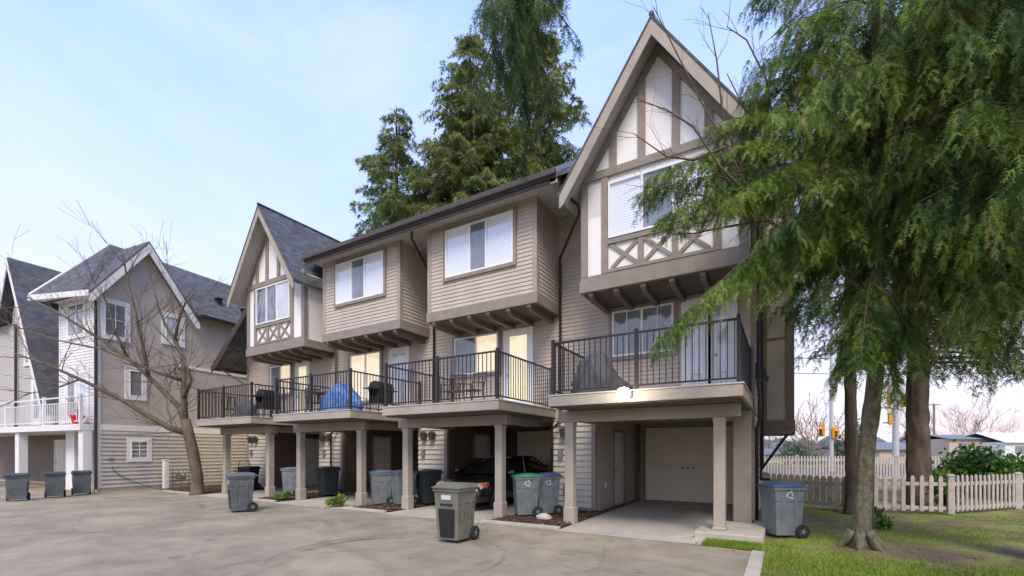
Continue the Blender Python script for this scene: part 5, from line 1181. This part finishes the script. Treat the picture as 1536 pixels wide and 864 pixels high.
# ------------------------------------------------------------------ street furniture beyond
def W(right, fwd, z=0): v = RV*right+FV*fwd; return Vector((v.x, v.y, z))
def signal(t, c, rz, lit=True, k=.72):
    ca, sa = math.cos(rz), math.sin(rz)
    F = Fr((c.x, c.y, c.z), (ca, sa, 0), (sa, -ca, 0))
    h = MB(); h.fbox(F, -.2*k, .2*k, -.15*k, .12*k, 0, 1.05*k); ho = h.build('signal_head', 'signal_yellow', t, bevel=.03)
    h = MB(); h.fbox(F, -.32*k, .32*k, -.03, 0., -.12*k, 1.17*k) ; h.build('backplate', 'signal_yellow', ho)
    for i in range(3):
        p = F.p(0, .13*k, (.18+.34*i)*k); l = MB()
        for j in range(12):
            a = j*math.pi/6; l.v.append(tuple(p+F.u*.13*k*math.cos(a)+Vector((0, 0, .13*k*math.sin(a)))))
        l.f.append(tuple(range(12))); l.build('lens', 'red_lens' if (i == 2 and lit) else 'black_plastic', ho)
        v = MB(); v.fbox(F, -.15*k, .15*k, .12*k, .34*k, (.31+.34*i)*k, (.335+.34*i)*k); v.build('visor', 'black_plastic', ho)
t = thing('traffic_light', W(25.9, 37), 'grey pole with a yellow traffic signal showing red, left of the mossy spruce', 'traffic light')
b = MB(); b.tube([(0, 0, 0), (0, 0, 12)], [.17, .09], 10); b.build('pole', 'pole_grey', t)
b = MB(); a = W(2.2, 0); b.tube([(0, 0, 8.0), (a.x*.4, a.y*.4, 9.0), (a.x, a.y, 10.6)], [.10, .09, .06], 6); a = W(1.4, 0); b.tube([(0, 0, 8.0), (a.x, a.y, 8.9)], [.07, .05], 6); b.build('arm', 'wood_pole', t)
q = W(.12, -.3, 2.75); signal(t, q, TH)
q = W(-.85, -.1, 2.9); signal(t, q, TH-1.1)
q = W(1.3, .1, 2.75); signal(t, q, TH+1.4, False)
t = thing('traffic_light', W(25.4, 30.2), 'wider grey pole with amber and yellow signal boxes between the two spruce trunks', 'traffic light')
b = MB(); b.tube([(0, 0, 0), (0, 0, 9)], [.20, .14], 10); b.build('pole', 'pole_grey', t)
q = W(-.55, -.2, 3.4); signal(t, q, TH+.8, False); q = W(-.55, -.2, 4.7); signal(t, q, TH+.4, False); q = W(.5, -.1, 4.6); signal(t, q, TH-.5, False)
b = MB(); q = W(-1.4, .0); b.tube([(0, 0, 4.5), (q.x, q.y, 4.5)], .06, 6); b.tube([(0, 0, 3.5), (q.x*.6, q.y*.6, 3.5)], .05, 6); b.build('arm', 'pole_grey', t)
up = thing('utility_pole', W(74, 80), 'distant wooden utility pole with a crossarm above the white fence', 'utility pole')
b = MB(); b.tube([(0, 0, 0), (0, 0, 10)], .17, 6); b.build('pole', 'wood_pole', up); b = MB(); q = W(1.2, 0); b.tube([(-q.x, -q.y, 9.8), (q.x, q.y, 9.8)], .08, 5); b.build('crossarm', 'wood_pole', up)
for zz, zs in ((10.6, 'upper'), (9.2, 'lower')):
    b = MB(); b.tube([tuple(W(12+i*9, 42, zz-.5*math.sin(math.pi*i/5))) for i in range(6)], .028, 4); tag(b.build('overhead_cable', 'black_plastic'), '%s dark overhead cable crossing the sky left of the trunks' % zs, 'cable')
# far houses
def house(name, c, w_, d, hw, hr, mw, mr, label):
    t = thing(name, W(c[0], c[1]), label, 'house', rz=TH)
    b = MB(); b.box(-w_/2, w_/2, 0, d, 0, hw); b.build('wall', mw, t)
    b = MB(); b.slab([(-w_/2-.4, -.4, hw), (w_/2+.4, -.4, hw), (w_/2-.6, d/2, hr), (-w_/2+.6, d/2, hr)], .1); b.slab([(-w_/2-.4, d+.4, hw), (-w_/2+.6, d/2, hr), (w_/2-.6, d/2, hr), (w_/2+.4, d+.4, hw)], .1); b.build('roof', mr, t)
    for x in np.arange(-w_/2+1.5, w_/2-1, 3.4):
        b = MB(); b.box(x, x+1.3, -.05, -.0, hw*.42, hw*.8); b.build('window', 'dark_room', t)
house('distant_house', (33, 62), 16, 9, 1.2, 2.9, 'far_white', 'far_roof', 'low grey roofed house across the street, left of the trunks')
house('distant_house', (50, 60), 9, 8, 1.9, 2.9, 'far_tan', 'far_roof', 'tan house with a grey roof right of the dark trunk')
house('distant_house', (74, 72), 10, 9, 3.6, 4.4, 'far_tan', 'far_roof', 'small pinkish house across the street above the shrub')
house('distant_house', (81, 68), 15, 10, 3.0, 4.6, 'far_white', 'far_white', 'white house with a pale roof at the right edge')
# far bare trees and evergreens
for i, (r_x, fw, H, sp_, lb) in enumerate([(38, 58, 7.0, 3.5, 'pinkish bare tree across the street, nearest the house wall'), (42, 62, 6.4, 3, 'bare bushy tree behind the traffic light'), (36, 64, 5.2, 3, 'low bare tree beside the traffic light'), (86, 86, 9, 4, 'hazy bare tree above the shrub'), (92, 88, 8, 4, 'hazy bare tree at the right edge'), (80, 90, 8, 4, 'hazy bare tree beyond the utility pole')]):
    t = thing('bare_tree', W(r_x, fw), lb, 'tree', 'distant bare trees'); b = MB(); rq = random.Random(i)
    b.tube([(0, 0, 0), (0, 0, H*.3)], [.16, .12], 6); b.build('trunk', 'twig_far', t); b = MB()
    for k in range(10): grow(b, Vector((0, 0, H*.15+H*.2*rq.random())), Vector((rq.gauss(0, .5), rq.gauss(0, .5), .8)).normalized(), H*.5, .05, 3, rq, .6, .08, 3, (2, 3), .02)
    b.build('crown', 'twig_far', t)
leafy('round_evergreen', W(41.5, 56)[:2], 1.8, 5.2, 2500, 'rounded evergreen just left of the brown trunk across the street', 'tree', 'far_green', .4, 'distant evergreens')
leafy('low_hedge', W(35.2, 57)[:2], 2.4, 3.0, 2500, 'low green bush beside the far bare trees', 'shrub', 'far_green', .35, 'distant evergreens')
for i, (a, b_, hh, lb) in enumerate([(72.3, 82, 6.0, 'small pointed evergreen left of the far utility pole'), (70.8, 82, 5.4, 'smaller pointed evergreen right of the dark trunk'), (96, 80, 6.0, 'pointed evergreen before the white house')]):
    t = thing('conifer_tree', W(a, b_), lb, 'conifer', 'distant evergreens'); bb = MB(); bb.tube([(0, 0, 0), (0, 0, hh)], [.15, .03], 5); bb.build('trunk', 'bark', t)
    lm_ = [limb((0, 0, z), random.random()*6.28, .9*(1-z/hh)+.1, 0, .2, 3) for z in np.arange(.5, hh, .12)]; P, D, S, L, T = limb_sprays(lm_, .25, .4, .2, .3, .3); needle_mesh('crown', P, D, S, L, T, 3, .2, .1, t, 'far_green', .3)
# a line of far woodland on the horizon
V = MB(); rq = random.Random(2)
for i in range(420):
    x = rq.uniform(-120, 330); f_ = rq.uniform(150, 185); h = rq.uniform(3.5, 8.5); c = W(x, f_); w_ = rq.uniform(3, 7)
    V.lathe((c.x, c.y, -1), [(w_*.5, 0), (w_*.6, h*.4), (w_*.4, h*.8), (.1, h)], 7)
o = V.build('far_woodland', mat('far_wood', (.17, .17, .16), .95, .3, .15, 0, c2=(.10, .12, .11))); o['kind'] = 'stuff'

# ------------------------------------------------------------------ sky, sun, camera
SUN_EL, SUN_AZ = R_(50), R_(152)        # azimuth of the sun measured clockwise from +Y
w_ = bpy.data.worlds.new("World"); scn.world = w_; w_.use_nodes = True; N = w_.node_tree.nodes; L = w_.node_tree.links
bg = N['Background']; sky = N.new('ShaderNodeTexSky'); sky.sky_type = 'NISHITA'; sky.sun_disc = False; sky.sun_elevation = SUN_EL; sky.sun_rotation = SUN_AZ; sky.altitude = 50; sky.air_density = 1.0; sky.dust_density = 1.2; sky.ozone_density = 1.6
tc = N.new('ShaderNodeTexCoord'); mp = N.new('ShaderNodeMapping'); mp.inputs['Scale'].default_value = (1, 1, 1.7); L.new(tc.outputs['Generated'], mp.inputs[0])
n1 = N.new('ShaderNodeTexNoise'); n1.inputs['Scale'].default_value = 2.1; n1.inputs['Detail'].default_value = 7; n1.inputs['Roughness'].default_value = .55; n1.inputs['Distortion'].default_value = .4; L.new(mp.outputs[0], n1.inputs['Vector'])
cr = N.new('ShaderNodeValToRGB'); cr.color_ramp.elements[0].position = .38; cr.color_ramp.elements[0].color = (.86, .86, .86, 1); cr.color_ramp.elements[1].position = .72; cr.color_ramp.elements[1].color = (.98, .98, .98, 1); L.new(n1.outputs['Fac'], cr.inputs[0])
mx = N.new('ShaderNodeMix'); mx.data_type = 'RGBA'; L.new(cr.outputs[0], mx.inputs[0]); L.new(sky.outputs[0], mx.inputs[6]); sx = N.new('ShaderNodeSeparateXYZ'); L.new(tc.outputs['Generated'], sx.inputs[0])
hz = N.new('ShaderNodeValToRGB'); e = hz.color_ramp.elements; e[0].position = 0.; e[0].color = (.58, .45, .48, 1); e[1].position = .75; e[1].color = (.25, .39, .82, 1); q = e.new(.14); q.color = (.53, .51, .62, 1); q = e.new(.42); q.color = (.39, .50, .85, 1)
L.new(sx.outputs[2], hz.inputs[0]); sc = N.new('ShaderNodeVectorMath'); sc.operation = 'SCALE'; sc.inputs['Scale'].default_value = 7.2
n2 = N.new('ShaderNodeTexNoise'); n2.inputs['Scale'].default_value = 1.5; n2.inputs['Detail'].default_value = 8; n2.inputs['Roughness'].default_value = .6; n2.inputs['Distortion'].default_value = .7
mp2 = N.new('ShaderNodeMapping'); mp2.inputs['Scale'].default_value = (1, 1.6, 3.2); mp2.inputs['Rotation'].default_value = (0, .35, .5); L.new(tc.outputs['Generated'], mp2.inputs[0]); L.new(mp2.outputs[0], n2.inputs['Vector'])
c2 = N.new('ShaderNodeValToRGB'); c2.color_ramp.elements[0].position = .42; c2.color_ramp.elements[0].color = (0, 0, 0, 1); c2.color_ramp.elements[1].position = .78; c2.color_ramp.elements[1].color = (.42, .42, .42, 1); L.new(n2.outputs['Fac'], c2.inputs[0])
cm = N.new('ShaderNodeMix'); cm.data_type = 'RGBA'; L.new(c2.outputs[0], cm.inputs[0]); L.new(hz.outputs[0], cm.inputs[6]); cm.inputs[7].default_value = (.60, .62, .76, 1); L.new(cm.outputs[2], sc.inputs[0]); L.new(sc.outputs[0], mx.inputs[7]); L.new(mx.outputs[2], bg.inputs[0]); bg.inputs[1].default_value = .10
sd = bpy.data.lights.new('sun', 'SUN'); sd.energy = 1.35; sd.angle = R_(24); sd.color = (1, .87, .70); so = bpy.data.objects.new('sun', sd); col.objects.link(so)
# a sun at azimuth az shines from direction (sin az, cos az)
dv = Vector((math.sin(SUN_AZ)*math.cos(SUN_EL), math.cos(SUN_AZ)*math.cos(SUN_EL), math.sin(SUN_EL))); so.rotation_euler = (-dv).to_track_quat('-Z', 'Y').to_euler()
cd = bpy.data.cameras.new('camera'); co = bpy.data.objects.new('camera', cd); col.objects.link(co); scn.camera = co
co.location = (0, 0, 1.6); co.rotation_euler = (R_(90), 0, TH); cd.sensor_width = 36; cd.lens = 36*684.3/1536; cd.shift_y = (677.2-432)/1536; cd.clip_start = .05; cd.clip_end = 2000
scn.view_settings.view_transform = 'Standard'; scn.view_settings.look = 'None'; scn.view_settings.gamma = 1; scn.view_settings.exposure = 1.40; scn.view_settings.use_curve_mapping = False
scn.render.engine = 'CYCLES'; scn.cycles.max_bounces = 6; scn.cycles.transparent_max_bounces = 8
